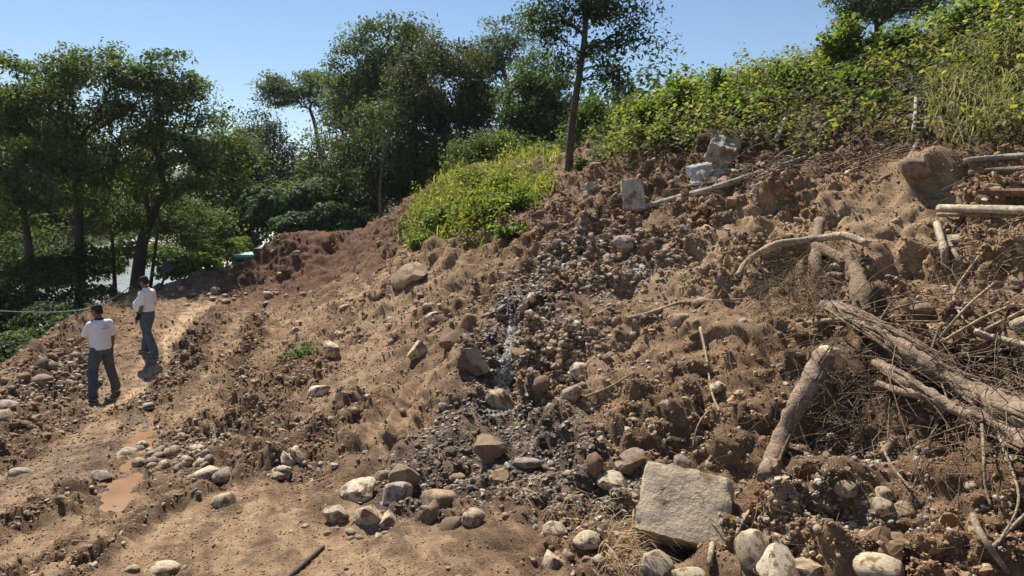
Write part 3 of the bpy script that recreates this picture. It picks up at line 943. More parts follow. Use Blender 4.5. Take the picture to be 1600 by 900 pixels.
def spots(n, w, seed):
    rs = np.random.RandomState(seed)
    p = (w / w.sum()).ravel()
    i = rs.choice(p.size, n, p=p)
    Vf = V[i] + 0
    # spread inside the grid cell
    Vf[:, :2] += rs.normal(size=(n, 2)) * (0.006 * RR.ravel()[i] / 4)[:, None]
    return Vf, i, rs
stony = np.maximum.reduce([np.exp(-(d_s1 / 0.8) ** 2), np.exp(-(d_s2 / 0.7) ** 2), blob(900,520,1.3), blob(690,680,0.7), blob(620,490,1.0), blob(1270,760,0.6), blob(1000,420,1.0), blob(270,715,0.5), blob(100,600,1.8)])
Vp, ip_, rs = spots(26000, wbase * (0.15 + 1.3 * stony), 21)
s = 0.005 + 0.026 * rs.rand(len(Vp)) ** 4
s *= np.clip(RR.ravel()[ip_] / 7, 0.8, 1.8)
scl = np.stack([s * rs.uniform(0.8, 1.3, len(s)), s * rs.uniform(0.8, 1.2, len(s)), s * rs.uniform(0.5, 0.9, len(s))], 1) * 2
Vp[:, 2] += s * 0.05
peb = [rock_mesh(900 + k, [0.2, 0.6, 0.8, 0.1, 0.5, 0.9][k], 2, name='pebble') for k in range(6)]
M['pebble'] = mat_scatter('pebble', [(0.10, 0.08, 0.06), (0.20, 0.15, 0.10), (0.30, 0.24, 0.17), (0.24, 0.16, 0.10), (0.36, 0.31, 0.25), (0.50, 0.43, 0.33), (0.20, 0.14, 0.10), (0.29, 0.28, 0.26)])
scatter('gravel', Vp, scl, rs.uniform(-0.6, 0.6, (len(s), 3)) + np.stack([0 * s, 0 * s, rs.uniform(0, 6.28, len(s))], 1), 6, peb, M['pebble'], 'grey and tan gravel littering the slide')
Vp, ip_, rs = spots(85000, wbase * (0.12 + 1.3 * clump) , 22)
s = 0.0045 + 0.026 * rs.rand(len(Vp)) ** 5.0
s *= np.clip(RR.ravel()[ip_] / 7, 0.8, 1.8)
scl = np.stack([s * rs.uniform(0.8, 1.4, len(s)), s * rs.uniform(0.8, 1.2, len(s)), s * rs.uniform(0.6, 1.0, len(s))], 1) * 2
Vp[:, 2] -= s * 0.25
cld = [rock_mesh(950 + k, 0.6, 2, amp=0.5, name='crumb', fine=0.14) for k in range(6)]
M['crumb'] = mat_scatter('crumb', [(0.125, 0.076, 0.042), (0.24, 0.15, 0.082), (0.18, 0.112, 0.061), (0.34, 0.225, 0.128), (0.23, 0.143, 0.079), (0.42, 0.295, 0.178)])
scatter('earth_crumbs', Vp, scl, rs.uniform(-1, 1, (len(s), 3)) * np.array([1, 1, 3]), 6, cld, M['crumb'], 'loose brown crumbs and clods of earth')

Vp, ip_, rs = spots(1500, wbase * (0.1 + clump) * (1 + (RR / 7) ** 2) * (1 - track * 0.8) * (1 - m_slip * 0.8), 23)
s = 0.03 + 0.12 * rs.rand(len(Vp)) ** 3.0
scl = np.stack([s * rs.uniform(0.8, 1.5, len(s)), s * rs.uniform(0.8, 1.2, len(s)), s * rs.uniform(0.6, 1.0, len(s))], 1) * 2
Vp[:, 2] -= s * 0.35
big = [rock_mesh(970 + k, 0.6, 3, amp=0.7, name='clod', fine=0.16) for k in range(6)]
scatter('earth_clods', Vp, scl, rs.uniform(-1, 1, (len(s), 3)) * np.array([1, 1, 3]), 6, big, M['crumb'], 'larger broken clods of earth on the slide')

wg = cell * vis * (~bankz) * (~leftz) * (1 - m_pud) / (1 + (RR / 5) ** 2) * (0.25 + sstep(-0.3, 0.4, nfine + nmid * 0.5))
Vp, ip_, rs = spots(90000, wg, 24)
s = (0.0025 + 0.0075 * rs.rand(len(Vp)) ** 2.5) * np.clip(RR.ravel()[ip_] / 6, 0.8, 2.5)
scl = np.stack([s * rs.uniform(0.8, 1.5, len(s)), s * rs.uniform(0.8, 1.2, len(s)), s * rs.uniform(0.5, 0.9, len(s))], 1) * 2
grit = [rock_mesh(990 + k, 0.6, 1, amp=0.4, name='grit') for k in range(4)]
scatter('earth_grit', Vp, scl, rs.uniform(-1, 1, (len(s), 3)) * np.array([1, 1, 3]), 4, grit, M['crumb'], 'fine earth grit over track and slope')

wg = cell * vis * damp ** 2 * (GY < 14) / (1 + (RR / 8) ** 2)
Vp, ip_, rs = spots(6000, wg, 25)
s = 0.006 + 0.034 * rs.rand(len(Vp)) ** 3.0
scl = np.stack([s * rs.uniform(0.8, 1.4, len(s)), s * rs.uniform(0.8, 1.2, len(s)), s * rs.uniform(0.5, 0.8, len(s))], 1) * 2
M['wet_pebble'] = mat_scatter('wet_pebble', [(0.06, 0.046, 0.036), (0.12, 0.092, 0.068), (0.085, 0.066, 0.05), (0.18, 0.15, 0.12), (0.11, 0.072, 0.045), (0.26, 0.22, 0.17)])
M['wet_pebble'].node_tree.nodes['Principled BSDF'].inputs['Roughness'].default_value = 0.5
scatter('wet_gravel', Vp, scl, rs.uniform(-0.6, 0.6, (len(s), 3)) * np.array([1, 1, 5]), 6, [rock_mesh(930 + k, 0.5, 2, name='wet_pebble') for k in range(5)], M['wet_pebble'], 'dark wet gravel along the seep')
# ------------------------------------------------------------------ vegetation
def leaf_mesh(name, ctr, up, size, cols, rs, aspect=0.45, fold=0.18, droop=0.0):
    """one folded leaf of two faces at each centre; 'up' is the leaf's normal"""
    n = len(ctr)
    t = rs.normal(size=(n, 3))
    t[:, 2] -= droop
    t -= (t * up).sum(1)[:, None] * up
    t /= np.linalg.norm(t, axis=1)[:, None] + 1e-9
    s = np.cross(up, t)
    L = size[:, None]
    Wd = L * aspect
    a = ctr - t * L * 0.5
    b = ctr + t * L * 0.5
    l = ctr + s * Wd * 0.5 + up * L * fold * 0.5 - t * L * 0.08
    r = ctr - s * Wd * 0.5 + up * L * fold * 0.5 - t * L * 0.08
    Vv = np.stack([a, l, b, r], 1).reshape(-1, 3)
    k = np.arange(n) * 4
    Ff = np.concatenate([np.stack([k, k + 2, k + 1], 1), np.stack([k, k + 3, k + 2], 1)])
    return mesh_np(name, Vv, Ff, np.repeat(cols, 4, axis=0))

def unit(v):
    return v / (np.linalg.norm(v, axis=-1, keepdims=True) + 1e-9)

def tubes(polys, sides=6, cap=True):
    """polys: list of (points (n,3), radii (n)) -> V, F(quads)"""
    VV, FF = [], []
    base = 0
    th = np.arange(sides) * 2 * math.pi / sides
    cs, sn = np.cos(th), np.sin(th)
    for pts, rad in polys:
        pts = np.asarray(pts, float); rad = np.asarray(rad, float)
        n = len(pts)
        tg = unit(np.gradient(pts, axis=0))
        ref = np.array([0.0, 0, 1]) if abs(tg[0][2]) < 0.9 else np.array([1.0, 0, 0])
        u = unit(np.cross(tg, ref[None] + 0 * tg))
        w = np.cross(tg, u)
        ring = pts[:, None] + rad[:, None, None] * (u[:, None] * cs[None, :, None] + w[:, None] * sn[None, :, None])
        VV.append(ring.reshape(-1, 3))
        i = np.arange(n * sides).reshape(n, sides)
        j = np.roll(i, -1, axis=1)
        FF.append(np.stack([i[:-1], j[:-1], j[1:], i[1:]], -1).reshape(-1, 4) + base)
        if cap and sides in (4, 6, 8):
            for ri, flip in ((0, True), (n - 1, False)):
                rg = i[ri]
                for k in range(0, sides - 2, 2):
                    q = [rg[0], rg[k + 1], rg[k + 2], rg[(k + 3) % sides]] if k + 3 < sides + 1 else None
                    if q is not None and len(set(q)) == 4:
                        FF.append(np.array([q[::-1] if flip else q]) + base)
        base += n * sides
    return np.concatenate(VV), np.concatenate(FF)

def smooth_path(pts, n):
    """Catmull-Rom through points"""
    pts = np.asarray(pts, float)
    k = len(pts)
    if k == 2:
        t = np.linspace(0, 1, n)[:, None]
        return pts[0] * (1 - t) + pts[1] * t
    ext = np.concatenate([[2 * pts[0] - pts[1]], pts, [2 * pts[-1] - pts[-2]]])
    out = []
    for q in np.linspace(0, k - 1 - 1e-6, n):
        i = int(q); t = q - i
        p0, p1, p2, p3 = ext[i:i + 4]
        out.append(0.5 * ((2 * p1) + (-p0 + p2) * t + (2 * p0 - 5 * p1 + 4 * p2 - p3) * t * t + (-p0 + 3 * p1 - 3 * p2 + p3) * t ** 3))
    return np.array(out)

def make_tree(label, trunk, r0, blobs, ncl, nleaf, leaf, cols, seed, clr=0.55, flat=0.55, name='tree', group=None, bark=(0.075, 0.06, 0.048), shell=0.5, arch=0.2, cat='tree', tipr=0.012, droop=0.6):
    """trunk: list of points; blobs: (centre, radii) ellipsoids; grows limbs to leaf clusters inside them"""
    rs = np.random.RandomState(seed)
    ncl = int(ncl * 0.85); nleaf = int(nleaf * 1.35); leaf *= 0.82; clr *= 0.86; flat *= 0.85
    tp = smooth_path(trunk, max(6, len(trunk) * 4))
    base = tp[0].copy()
    # targets
    vol = np.array([b[1][0] * b[1][1] * b[1][2] for b in blobs]) ** 0.75
    T = []
    for i in range(ncl):
        c, r = blobs[rs.choice(len(blobs), p=vol / vol.sum())]
        d = unit(rs.normal(size=3))
        if d[2] < -0.5: d[2] *= 0.5
        q = rs.uniform(shell, 1.0) ** 0.6
        T.append(np.asarray(c) + d * q * np.asarray(r) * rs.uniform(0.85, 1.08))
    T = np.array(T)
    nodes = [p for p in tp]; parent = [-1] + list(range(len(tp) - 1)); plen = [0.0]
    for i in range(1, len(tp)): plen.append(plen[-1] + np.linalg.norm(tp[i] - tp[i - 1]))
    first = int(len(tp) * 0.5)
    order = np.argsort(np.linalg.norm(T - tp[-1], axis=1))
    tips = []
    segs = []
    for ti in order:
        t = T[ti]
        N_ = np.array(nodes[first:]); pl = np.array(plen[first:])
        dist = np.linalg.norm(N_ - t, axis=1)
        cost = dist + 0.42 * pl + 1.2 * np.maximum(N_[:, 2] - t[2], 0)
        k = int(np.argmin(cost)) + first
        L = np.linalg.norm(t - nodes[k])
        m = max(2, int(L / 0.55))
        prev = k
        chain = [k]
        for j in range(1, m + 1):
            u = j / m
            p = nodes[k] * (1 - u) + t * u
            p = p + np.array([0, 0, arch * L * u * (1 - u)]) + rs.normal(size=3) * 0.06 * (u * (1 - u) * 4) * min(L, 1.5)
            nodes.append(p); parent.append(prev); plen.append(plen[prev] + L / m)
            prev = len(nodes) - 1
            chain.append(prev)
        segs.append(chain)
        tips.append(prev)
    cnt = np.zeros(len(nodes))
    for t in tips: cnt[t] += 1
    for i in range(len(nodes) - 1, 0, -1): cnt[parent[i]] += cnt[i]
    rad = tipr * np.maximum(cnt, 1) ** 0.5
    rad = rad * (r0 * 0.7 / max(rad[len(tp) - 1], 1e-6)) ** np.clip(np.log(np.maximum(cnt, 1)) / np.log(max(cnt[0], 2)), 0, 1)
    k = np.arange(len(tp)) / (len(tp) - 1)
    rad[:len(tp)] = r0 * (1 - 0.35 * k) * (1 + 0.35 * np.exp(-k * 9))
    nodes = np.array(nodes)
    polys = [(nodes[:len(tp)], rad[:len(tp)])]
    for ch in segs:
        rr_ = rad[ch].copy()
        rr_[0] = min(rr_[0], rr_[1] * 1.3)
        polys.append((nodes[ch], rr_))
    Vt, Ft = tubes(polys, 6, cap=False)
    root = empty(name, Vector(base))
    tr = link('trunk', mesh_np('trunk', Vt - base, Ft, smooth=True), M['bark'], root)
    tr.color = (*bark, 1)
    # leaves
    per = nleaf // ncl
    cen = np.repeat(T, per, axis=0)
    cs = np.repeat(rs.uniform(0.6, 1.4, ncl) * clr, per)
    off = np.clip(rs.normal(size=(len(cen), 3)), -1.8, 1.8) * np.array([1, 1, flat]) * cs[:, None] * 0.62
    off[:, 2] -= 0.25 * (off[:, 0] ** 2 + off[:, 1] ** 2) / np.maximum(cs, 0.05) * droop
    ctr = cen + off
    up = unit(rs.normal(size=(len(ctr), 3)) * 0.75 + np.array([0, 0, 0.9]) + off * 0.5)
    size = leaf * rs.uniform(0.6, 1.35, len(ctr))
    cc = np.asarray(cols)
    base_c = cc[rs.randint(len(cc), size=ncl)]
    lc = np.repeat(base_c * rs.uniform(0.75, 1.3, (ncl, 1)), per, axis=0) * rs.uniform(0.65, 1.4, (len(ctr), 1))
    me = leaf_mesh('crown', ctr - base, up, size, lc, rs, droop=droop * 0.8)
    link('crown', me, M['tree_leaf'], root)
    tag(root, label, cat, group)
    return root

DG = [(0.068, 0.105, 0.036), (0.09, 0.13, 0.04), (0.055, 0.086, 0.036), (0.11, 0.14, 0.042)]
BG = [(0.048, 0.066, 0.038), (0.062, 0.075, 0.034), (0.072, 0.074, 0.034), (0.05, 0.06, 0.032)]
MG = [(0.055, 0.095, 0.028), (0.07, 0.11, 0.03), (0.045, 0.08, 0.028)]
YG = [(0.11, 0.16, 0.03), (0.14, 0.18, 0.035), (0.09, 0.14, 0.03), (0.16, 0.19, 0.04)]
BL = [(0.07, 0.10, 0.06), (0.085, 0.115, 0.065), (0.065, 0.09, 0.055)]

def B(px, py, d, rx, ry, rz):
    """ellipsoid of foliage seen round a pixel at distance d; radii in pixels of the photograph"""
    f = d / FPX
    return (P(px, py, d), (rx * f, ry * f, rz * f))

# near trees on the river side
TL = 'trees on the river side of the track'
make_tree('dark tree with thick forked trunk right behind the far man',
          [P(213,470,27.4), P(216,425,27.4), P(224,372,27.3), P(238,335,27.2)], 0.27,
          [B(300,215,26.8,85,90,75), B(235,190,26.8,80,80,85), B(330,270,26.2,60,60,55), B(215,290,26.8,70,70,40), B(270,130,26.8,50,60,45)],
          190, 15000, 0.19, DG, 31, 0.6, group=TL)
make_tree('dark tree with straight trunk left of the thick forked one',
          [P(128,500,25.6), P(125,420,25.6), P(122,330,25.6), P(118,255,25.6)], 0.19,
          [B(120,160,25.6,95,90,75), B(60,190,25.6,70,80,60), B(150,110,25.6,70,70,45), B(130,255,25.1,80,70,40), B(200,120,26.2,60,60,40)],
          180, 15000, 0.19, DG, 32, 0.6, group=TL)
make_tree('slim dark tree near the left edge above the rope',
          [P(52,540,23.2), P(50,460,23.2), P(44,380,23.2), P(36,320,23.2)], 0.15,
          [B(20,230,23.2,80,80,70), B(60,300,23.2,70,60,50), B(-20,330,22.6,60,60,60), B(30,130,23.8,70,70,50), B(-40,180,23.8,70,70,70)],
          150, 11000, 0.19, DG, 33, 0.6, group=TL)
make_tree('thin dark sapling trunk between the straight and the thick trunk',
          [P(180,470,26.8), P(178,410,26.8), P(174,360,26.8)], 0.08,
          [B(170,300,26.8,60,50,45), B(190,350,26.8,40,40,20)], 50, 3600, 0.18, DG, 34, 0.6, group=TL)
make_tree('pair of leaning slim stems right of the thick trunk',
          [P(232,470,28.1), P(240,410,28.3), P(247,355,28.5)], 0.08,
          [B(275,325,28.7,60,60,40), B(310,345,29.3,50,50,35)], 55, 4600, 0.17, DG, 35, 0.6, group=TL)
make_tree('leafy tree filling the left edge beneath the tall crowns',
          [P(-20,560,24.4), P(-15,470,25.0), P(-5,420,25.6)], 0.14,
          [B(10,400,25.6,60,60,60), B(70,420,26.8,45,50,50), B(-40,420,24.4,60,60,80), B(90,350,27.4,50,50,40)], 90, 7000, 0.18, DG + MG, 36, 0.6, group=TL)

for k, (px, py, d, w, h, lab) in enumerate([(20,330,33,70,60,'dense dark tree behind the slim tree at the left edge'), (110,330,35,60,50,'dense dark tree seen between the left trunks'), (300,330,34,60,50,'dense tree behind the crown of the thick forked tree'),
        (200,260,36,60,60,'dark crown behind the thick forked tree'), (60,220,36,70,60,'dark crown behind the straight trunk'), (350,250,38,50,60,'dense crown at the right flank of the left trees')]):
    make_tree(lab, [P(px, py + h * 1.6, d), P(px, py + h * 0.7, d), P(px + 4, py, d)], 0.14, [B(px, py, d, w, w, h), B(px + w * 0.5, py + h * 0.4, d, w * 0.6, w * 0.6, h * 0.6), B(px - w * 0.5, py + h * 0.3, d, w * 0.6, w * 0.6, h * 0.5)], 100, 5600, 0.0085 * d, DG + BG, 160 + k, 0.024 * d, 0.8, group=TL, shell=0.4)

# wood behind the mound and ridge
TB = 'trees behind the red mound'
make_tree('slender feathery tree leaning left against open sky',
          [P(505,300,48), P(500,240,48), P(492,195,48), P(484,170,48)], 0.16,
          [B(470,135,48,58,50,26), B(440,150,48,30,35,22), B(500,125,48,34,40,20), B(520,160,48,28,35,16)], 80, 5200, 0.28, BL, 41, 0.9, 0.4, group=TB)
make_tree('big spreading tree whose crown tops the dark wood',
          [P(590,330,40), P(592,250,40), P(598,190,40), P(605,150,40)], 0.30,
          [B(600,85,40,75,70,50), B(560,110,40,55,60,50), B(650,75,40,50,60,40), B(545,160,40,40,50,40), B(625,140,39,60,60,40)], 190, 13500, 0.27, DG + BL, 42, 0.95, 0.5, group=TB)
make_tree('broad brownish dark tree in the middle of the wood',
          [P(690,300,32), P(690,240,32), P(692,190,32)], 0.30,
          [B(690,150,32,80,75,85), B(640,200,32,60,60,70), B(735,200,32,42,50,80), B(690,95,32,48,50,40), B(660,250,31,65,60,45)], 240, 21000, 0.22, BG, 43, 0.75, 0.7, group=TB, shell=0.55)
make_tree('pale stemmed thin tree before the dark wood',
          [P(596,345,29), P(594,300,29), P(600,240,29), P(612,195,29)], 0.085,
          [B(585,215,29.5,50,50,55), B(560,260,30,45,45,50), B(620,270,29.5,30,30,35)], 90, 6800, 0.19, MG + BG, 44, 0.7, 0.6, group=TB, bark=(0.2, 0.17, 0.13))
make_tree('airy tall tree behind the trunk of the leaning tree',
          [P(800,290,44), P(800,220,44), P(795,150,44), P(785,100,44)], 0.22,
          [B(770,80,44,36,40,45), B(800,60,44,45,50,32), B(760,130,44,32,40,45), B(745,100,44,28,30,30)], 95, 6400, 0.26, BL, 45, 0.9, 0.5, group=TB)
make_tree('tree wrapped in creepers left of the tall leaning tree',
          [P(830,270,30), P(828,230,30), P(832,180,30)], 0.20,
          [B(830,170,30,45,45,60), B(810,210,30,32,35,45), B(865,205,30.5,40,40,50), B(850,120,31,45,45,40), B(905,180,31,34,35,45)], 170, 13500, 0.2, DG + MG, 46, 0.6, 0.8, group=TB, shell=0.6)
make_tree('tall leaning tree with bare trunk rising from the ridge',
          [P(887,300,20.5), P(890,240,20.5), P(897,170,20.4), P(908,100,20.3), P(914,50,20.2), P(916,-20,20.2)], 0.125,
          [B(880,20,20.5,42,40,38), B(950,5,20,50,45,40), B(900,-60,20.3,80,70,50), B(1000,35,20,30,28,20), B(845,50,20.8,30,32,36), B(950,120,20,26,26,30), B(890,95,20.6,26,26,20), B(975,75,20,24,22,18), B(935,70,20.2,24,24,20), B(1020,62,20,12,12,18)],
          150, 9500, 0.165, [(0.05,0.085,0.025), (0.06,0.10,0.03), (0.04,0.068,0.024)], 47, 0.5, 0.75, group=None, bark=(0.12, 0.095, 0.07), droop=1.0)
make_tree('hazy tree in the gap right of the big left trees',
          [P(425,360,46), P(425,300,46), P(428,260,46)], 0.22,
          [B(420,250,46,50,50,45), B(450,270,45,45,45,35), B(385,260,47,45,45,50), B(480,280,44,45,45,35), B(400,200,48,35,40,25)], 150, 10000, 0.26, DG + BL, 48, 0.9, 0.7, group=TB)
make_tree('low bushy tree at the left flank of the wood',
          [P(530,345,37), P(530,300,37), P(533,270,37)], 0.16,
          [B(530,260,37,50,50,50), B(500,300,36,45,45,35), B(560,310,35,40,40,40), B(520,210,38,35,35,35)], 120, 9000, 0.22, DG + BG, 49, 0.8, 0.75, group=TB)
make_tree('dense low tree between wood and ridge grass',
          [P(770,300,27), P(770,270,27), P(770,245,27)], 0.12,
          [B(770,235,27,34,35,36), B(800,240,27.5,30,30,28), B(735,255,27,38,38,40)], 90, 7000, 0.17, DG, 50, 0.55, 0.8, group=TB)
make_tree('small dark conical tree in the gap above the slope',
          [P(987,215,34), P(987,190,34), P(988,165,34)], 0.10,
          [B(987,175,34,14,14,26), B(968,178,34,12,12,12), B(1000,190,34,12,14,14)], 40, 2400, 0.2, DG, 51, 0.5, 0.8)
make_tree('dark shrubby tree right of the leaning trunk foot',
          [P(925,235,24), P(925,215,24), P(926,195,24)], 0.08,
          [B(925,190,24,22,22,38), B(905,205,24,18,18,30), B(940,215,23,16,18,18)], 60, 4200, 0.15, DG, 52, 0.45, 0.8)
make_tree('flat topped tree on the crest at the top right',
          [P(1372,80,24), P(1372,40,24), P(1366,10,24)], 0.14,
          [B(1350,15,24,48,45,20), B(1400,0,24,45,40,22), B(1330,-8,24,34,35,16), B(1440,5,24,34,35,20), B(1380,-40,24,60,50,25)], 110, 8000, 0.15, BL + DG, 53, 0.55, 0.5)
# more dark trunks deep in the wood, closing the gaps
for k, (px, py, d, w, h, lab) in enumerate([(440,330,40,60,40,'dark tree low behind the creeper heap'), (640,280,36,60,45,'dark tree crown filling the wood under the broad one'),
        (350,300,42,60,70,'hazy dark tree far right of the thick forked trunk'), (330,360,36,50,40,'leafy shrub tree above the bright bushes'), (570,170,44,50,50,'dark tree crown behind the feathery tree'), (720,260,30,55,45,'dark tree crown above the ridge grass'), (860,255,27,45,26,'dark low tree crown behind the leaning trunk foot')]):
    make_tree(lab, [P(px, py + h * 1.0, d), P(px, py + h * 0.5, d), P(px + 4, py, d)], 0.12, [B(px, py, d, w, w, h), B(px + w * 0.6, py + h * 0.3, d, w * 0.6, w * 0.6, h * 0.6)], 100, 8000, 0.007 * d, DG + BG, 60 + k, 0.024 * d, 0.8, group=TB, shell=0.5)

# ---- creeper heaps and undergrowth: leaves over humps
def leaf_mass(name, label, blobs, n, leaf, cols, seed, mat='leaf', thick=0.25, cutz=-0.5, kind='stuff', cat=None, lump=0.3, droop=0.5):
    rs = np.random.RandomState(seed)
    ar = np.array([b[1][0] * b[1][2] + b[1][1] * b[1][2] for b in blobs]); ar /= ar.sum()
    bi = rs.choice(len(blobs), n, p=ar)
    c = np.array([b[0] for b in blobs])[bi]; r = np.array([b[1] for b in blobs])[bi]
    d = unit(rs.normal(size=(n, 3)))
    d[:, 2] = np.where(d[:, 2] < cutz, -d[:, 2] * 0.5, d[:, 2])
    o = rs.uniform(0, 50, 3)
    lm = 1 + lump * fbm(d[:, 0] * 2.2 + o[0] + bi * 7.7, d[:, 1] * 2.2 + o[1], d[:, 2] * 2.2 + o[2], 3)
    ctr = c + d * r * (lm - thick * rs.rand(n) ** 2)[:, None]
    up = unit(d * 0.9 + rs.normal(size=(n, 3)) * 0.55 + np.array([0, 0, 0.5]))
    cc = np.asarray(cols)
    shade = perlin(ctr[:, 0] * 1.1 + o[0], ctr[:, 1] * 1.1, ctr[:, 2] * 1.1)
    ci = np.clip(((shade + 0.6) / 1.2 * len(cc) + rs.normal(size=n) * 0.7).astype(int), 0, len(cc) - 1)
    lc = cc[ci] * rs.uniform(0.65, 1.3, (n, 1))
    me = leaf_mesh(name, ctr, up, leaf * rs.uniform(0.6, 1.4, n), lc, rs, aspect=0.6, droop=droop)
    o_ = link(name, me, M[mat])
    return tag(o_, label, cat, None, kind)

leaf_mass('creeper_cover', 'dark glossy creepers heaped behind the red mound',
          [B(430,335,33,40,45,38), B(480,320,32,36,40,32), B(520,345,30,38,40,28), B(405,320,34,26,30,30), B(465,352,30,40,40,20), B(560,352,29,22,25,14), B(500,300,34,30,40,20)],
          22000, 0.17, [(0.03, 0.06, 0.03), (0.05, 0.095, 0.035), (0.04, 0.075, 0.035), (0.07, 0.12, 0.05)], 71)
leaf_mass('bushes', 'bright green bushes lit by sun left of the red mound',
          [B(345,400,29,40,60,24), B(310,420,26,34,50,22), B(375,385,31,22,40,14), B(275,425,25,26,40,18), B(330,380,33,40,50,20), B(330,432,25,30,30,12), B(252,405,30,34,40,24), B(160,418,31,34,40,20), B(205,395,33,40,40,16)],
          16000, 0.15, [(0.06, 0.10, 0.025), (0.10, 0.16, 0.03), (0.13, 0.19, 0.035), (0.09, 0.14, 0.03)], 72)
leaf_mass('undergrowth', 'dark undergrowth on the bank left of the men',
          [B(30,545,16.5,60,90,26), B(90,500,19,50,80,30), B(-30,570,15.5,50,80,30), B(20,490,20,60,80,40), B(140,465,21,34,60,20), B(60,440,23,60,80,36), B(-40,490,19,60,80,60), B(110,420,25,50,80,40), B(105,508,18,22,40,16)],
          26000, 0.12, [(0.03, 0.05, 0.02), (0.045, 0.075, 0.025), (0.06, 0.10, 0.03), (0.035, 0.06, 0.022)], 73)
leaf_mass('far_wood', 'hazy wooded hillside across the river',
          [(np.array([river_x(y) - 16 - k * 7 + ((y * 7 + k * 3) % 5), y, CAMZ - 7 + k * 2.6]), (7, 6, 4.5)) for k in range(6) for y in range(38, 190, 9)],
          42000, 0.75, [(0.05, 0.08, 0.04), (0.06, 0.095, 0.045), (0.045, 0.07, 0.04)], 74, lump=0.5)
leaf_mass('hill_wood', 'dark woodland closing the valley behind the mound',
          [(np.array([x, y, float(far_z(np.array([x]), np.array([y]))[0]) + 2.2]), (5.5, 5, 4.2)) for (x, y) in [(-24, 62), (-17, 60), (-11, 57), (-4, 55), (3, 52), (9, 48), (-28, 74), (-20, 72), (-12, 68), (-4, 66), (4, 62), (-30, 90), (-22, 84), (-14, 80), (-6, 78)]],
          26000, 0.42, [(0.035, 0.06, 0.028), (0.045, 0.075, 0.034), (0.03, 0.05, 0.026)], 75, lump=0.5)

# shrubs standing on the crest of the bank
SH = 'leafy shrubs on the bank'
def shrub(label, px, py, d, w, h, n, seed, cols=YG, leaf=0.10):
    """a many stemmed shrub rooted on the bank, w x h pixels across"""
    rs = np.random.RandomState(seed)
    f = d / FPX
    c = P(px, py, d)
    g = np.array(drop(c[0], c[1])[0])
    root = empty('shrub', Vector(g))
    polys, ctr, upv = [], [], []
    for k in range(16):
        tip = c + np.array([rs.normal() * w * 0.42 * f, rs.normal() * w * 0.35 * f, rs.uniform(-0.6, 0.75) * h * f])
        mid = (g + tip) / 2 + np.array([0, 0, 0.15 * h * f])
        q = smooth_path([g + rs.normal(size=3) * 0.05, mid, tip], 7)
        polys.append((q, np.linspace(0.016, 0.004, 7)))
        m = n // 16
        u = rs.uniform(0.3, 1.05, m)
        pts = np.stack([np.interp(u, np.linspace(0, 1, 7), q[:, a]) for a in range(3)], 1)
        ctr.append(pts + np.clip(rs.normal(size=(m, 3)), -1.7, 1.7) * np.array([0.13, 0.13, 0.10]) * w * f * 1.1)
    ctr = np.concatenate(ctr)
    Vt, Ft = tubes(polys, 6, cap=False)
    st = link('stems', mesh_np('stems', Vt - g, Ft, smooth=True), M['bark'], root); st.color = (0.14, 0.11, 0.07, 1)
    cc = np.asarray(cols)
    up = unit(rs.normal(size=ctr.shape) * 0.6 + np.array([-0.15, 0.1, 0.8]))
    me = leaf_mesh('foliage', ctr - g, up, leaf * rs.uniform(0.6, 1.4, len(ctr)), cc[rs.randint(len(cc), size=len(ctr))] * rs.uniform(0.7, 1.35, (len(ctr), 1)), rs, aspect=0.6, droop=0.6)
    link('foliage', me, M['leaf'], root)
    return tag(root, label, 'shrub', SH)
shrub('yellow green shrub at the left end of the bank crest', 1010, 185, 14.5, 44, 40, 1500, 201)
shrub('bright shrub on the skyline right of the small conical tree', 1062, 150, 14.3, 46, 42, 1600, 202)
shrub('bright shrub topping the left half of the bank crest', 1122, 132, 14.2, 44, 32, 1500, 203)
shrub('shrub on the bank face above the broken concrete block', 1150, 175, 13.2, 50, 34, 1500, 204, YG + MG)
shrub('wide shrub hanging over the right part of the bank', 1470, 95, 12.6, 70, 40, 2200, 211, YG + MG)
shrub('low leafy shrub above the askew pole', 1200, 165, 13.2, 50, 30, 1500, 212, YG)
shrub('leafy shrub between the dead vines and the crest', 1330, 125, 13.0, 60, 32, 1800, 213, YG + MG)
shrub('shrub under the top right corner of the bank', 1580, 60, 11.6, 60, 40, 1800, 214, YG + MG)
shrub('tall yellow green shrub where the skyline steps up', 1310, 72, 14.0, 50, 52, 2200, 205)
shrub('shrub on the skyline left of the tall yellow green one', 1240, 112, 14.2, 36, 28, 1100, 206, YG + MG)
shrub('shrub under the flat topped tree on the crest', 1405, 62, 13.6, 48, 26, 1400, 207, YG + MG)
shrub('shrub near the top right corner of the bank', 1520, 28, 12.8, 60, 34, 1700, 208)
shrub('pale leafed shrub in the middle of the bank', 1375, 152, 11.6, 26, 16, 420, 209, [(0.16, 0.22, 0.06), (0.2, 0.26, 0.08)], 0.13)
shrub('dark green shrub at the left foot of the bank', 1035, 232, 13.4, 44, 40, 1500, 210, MG + YG)

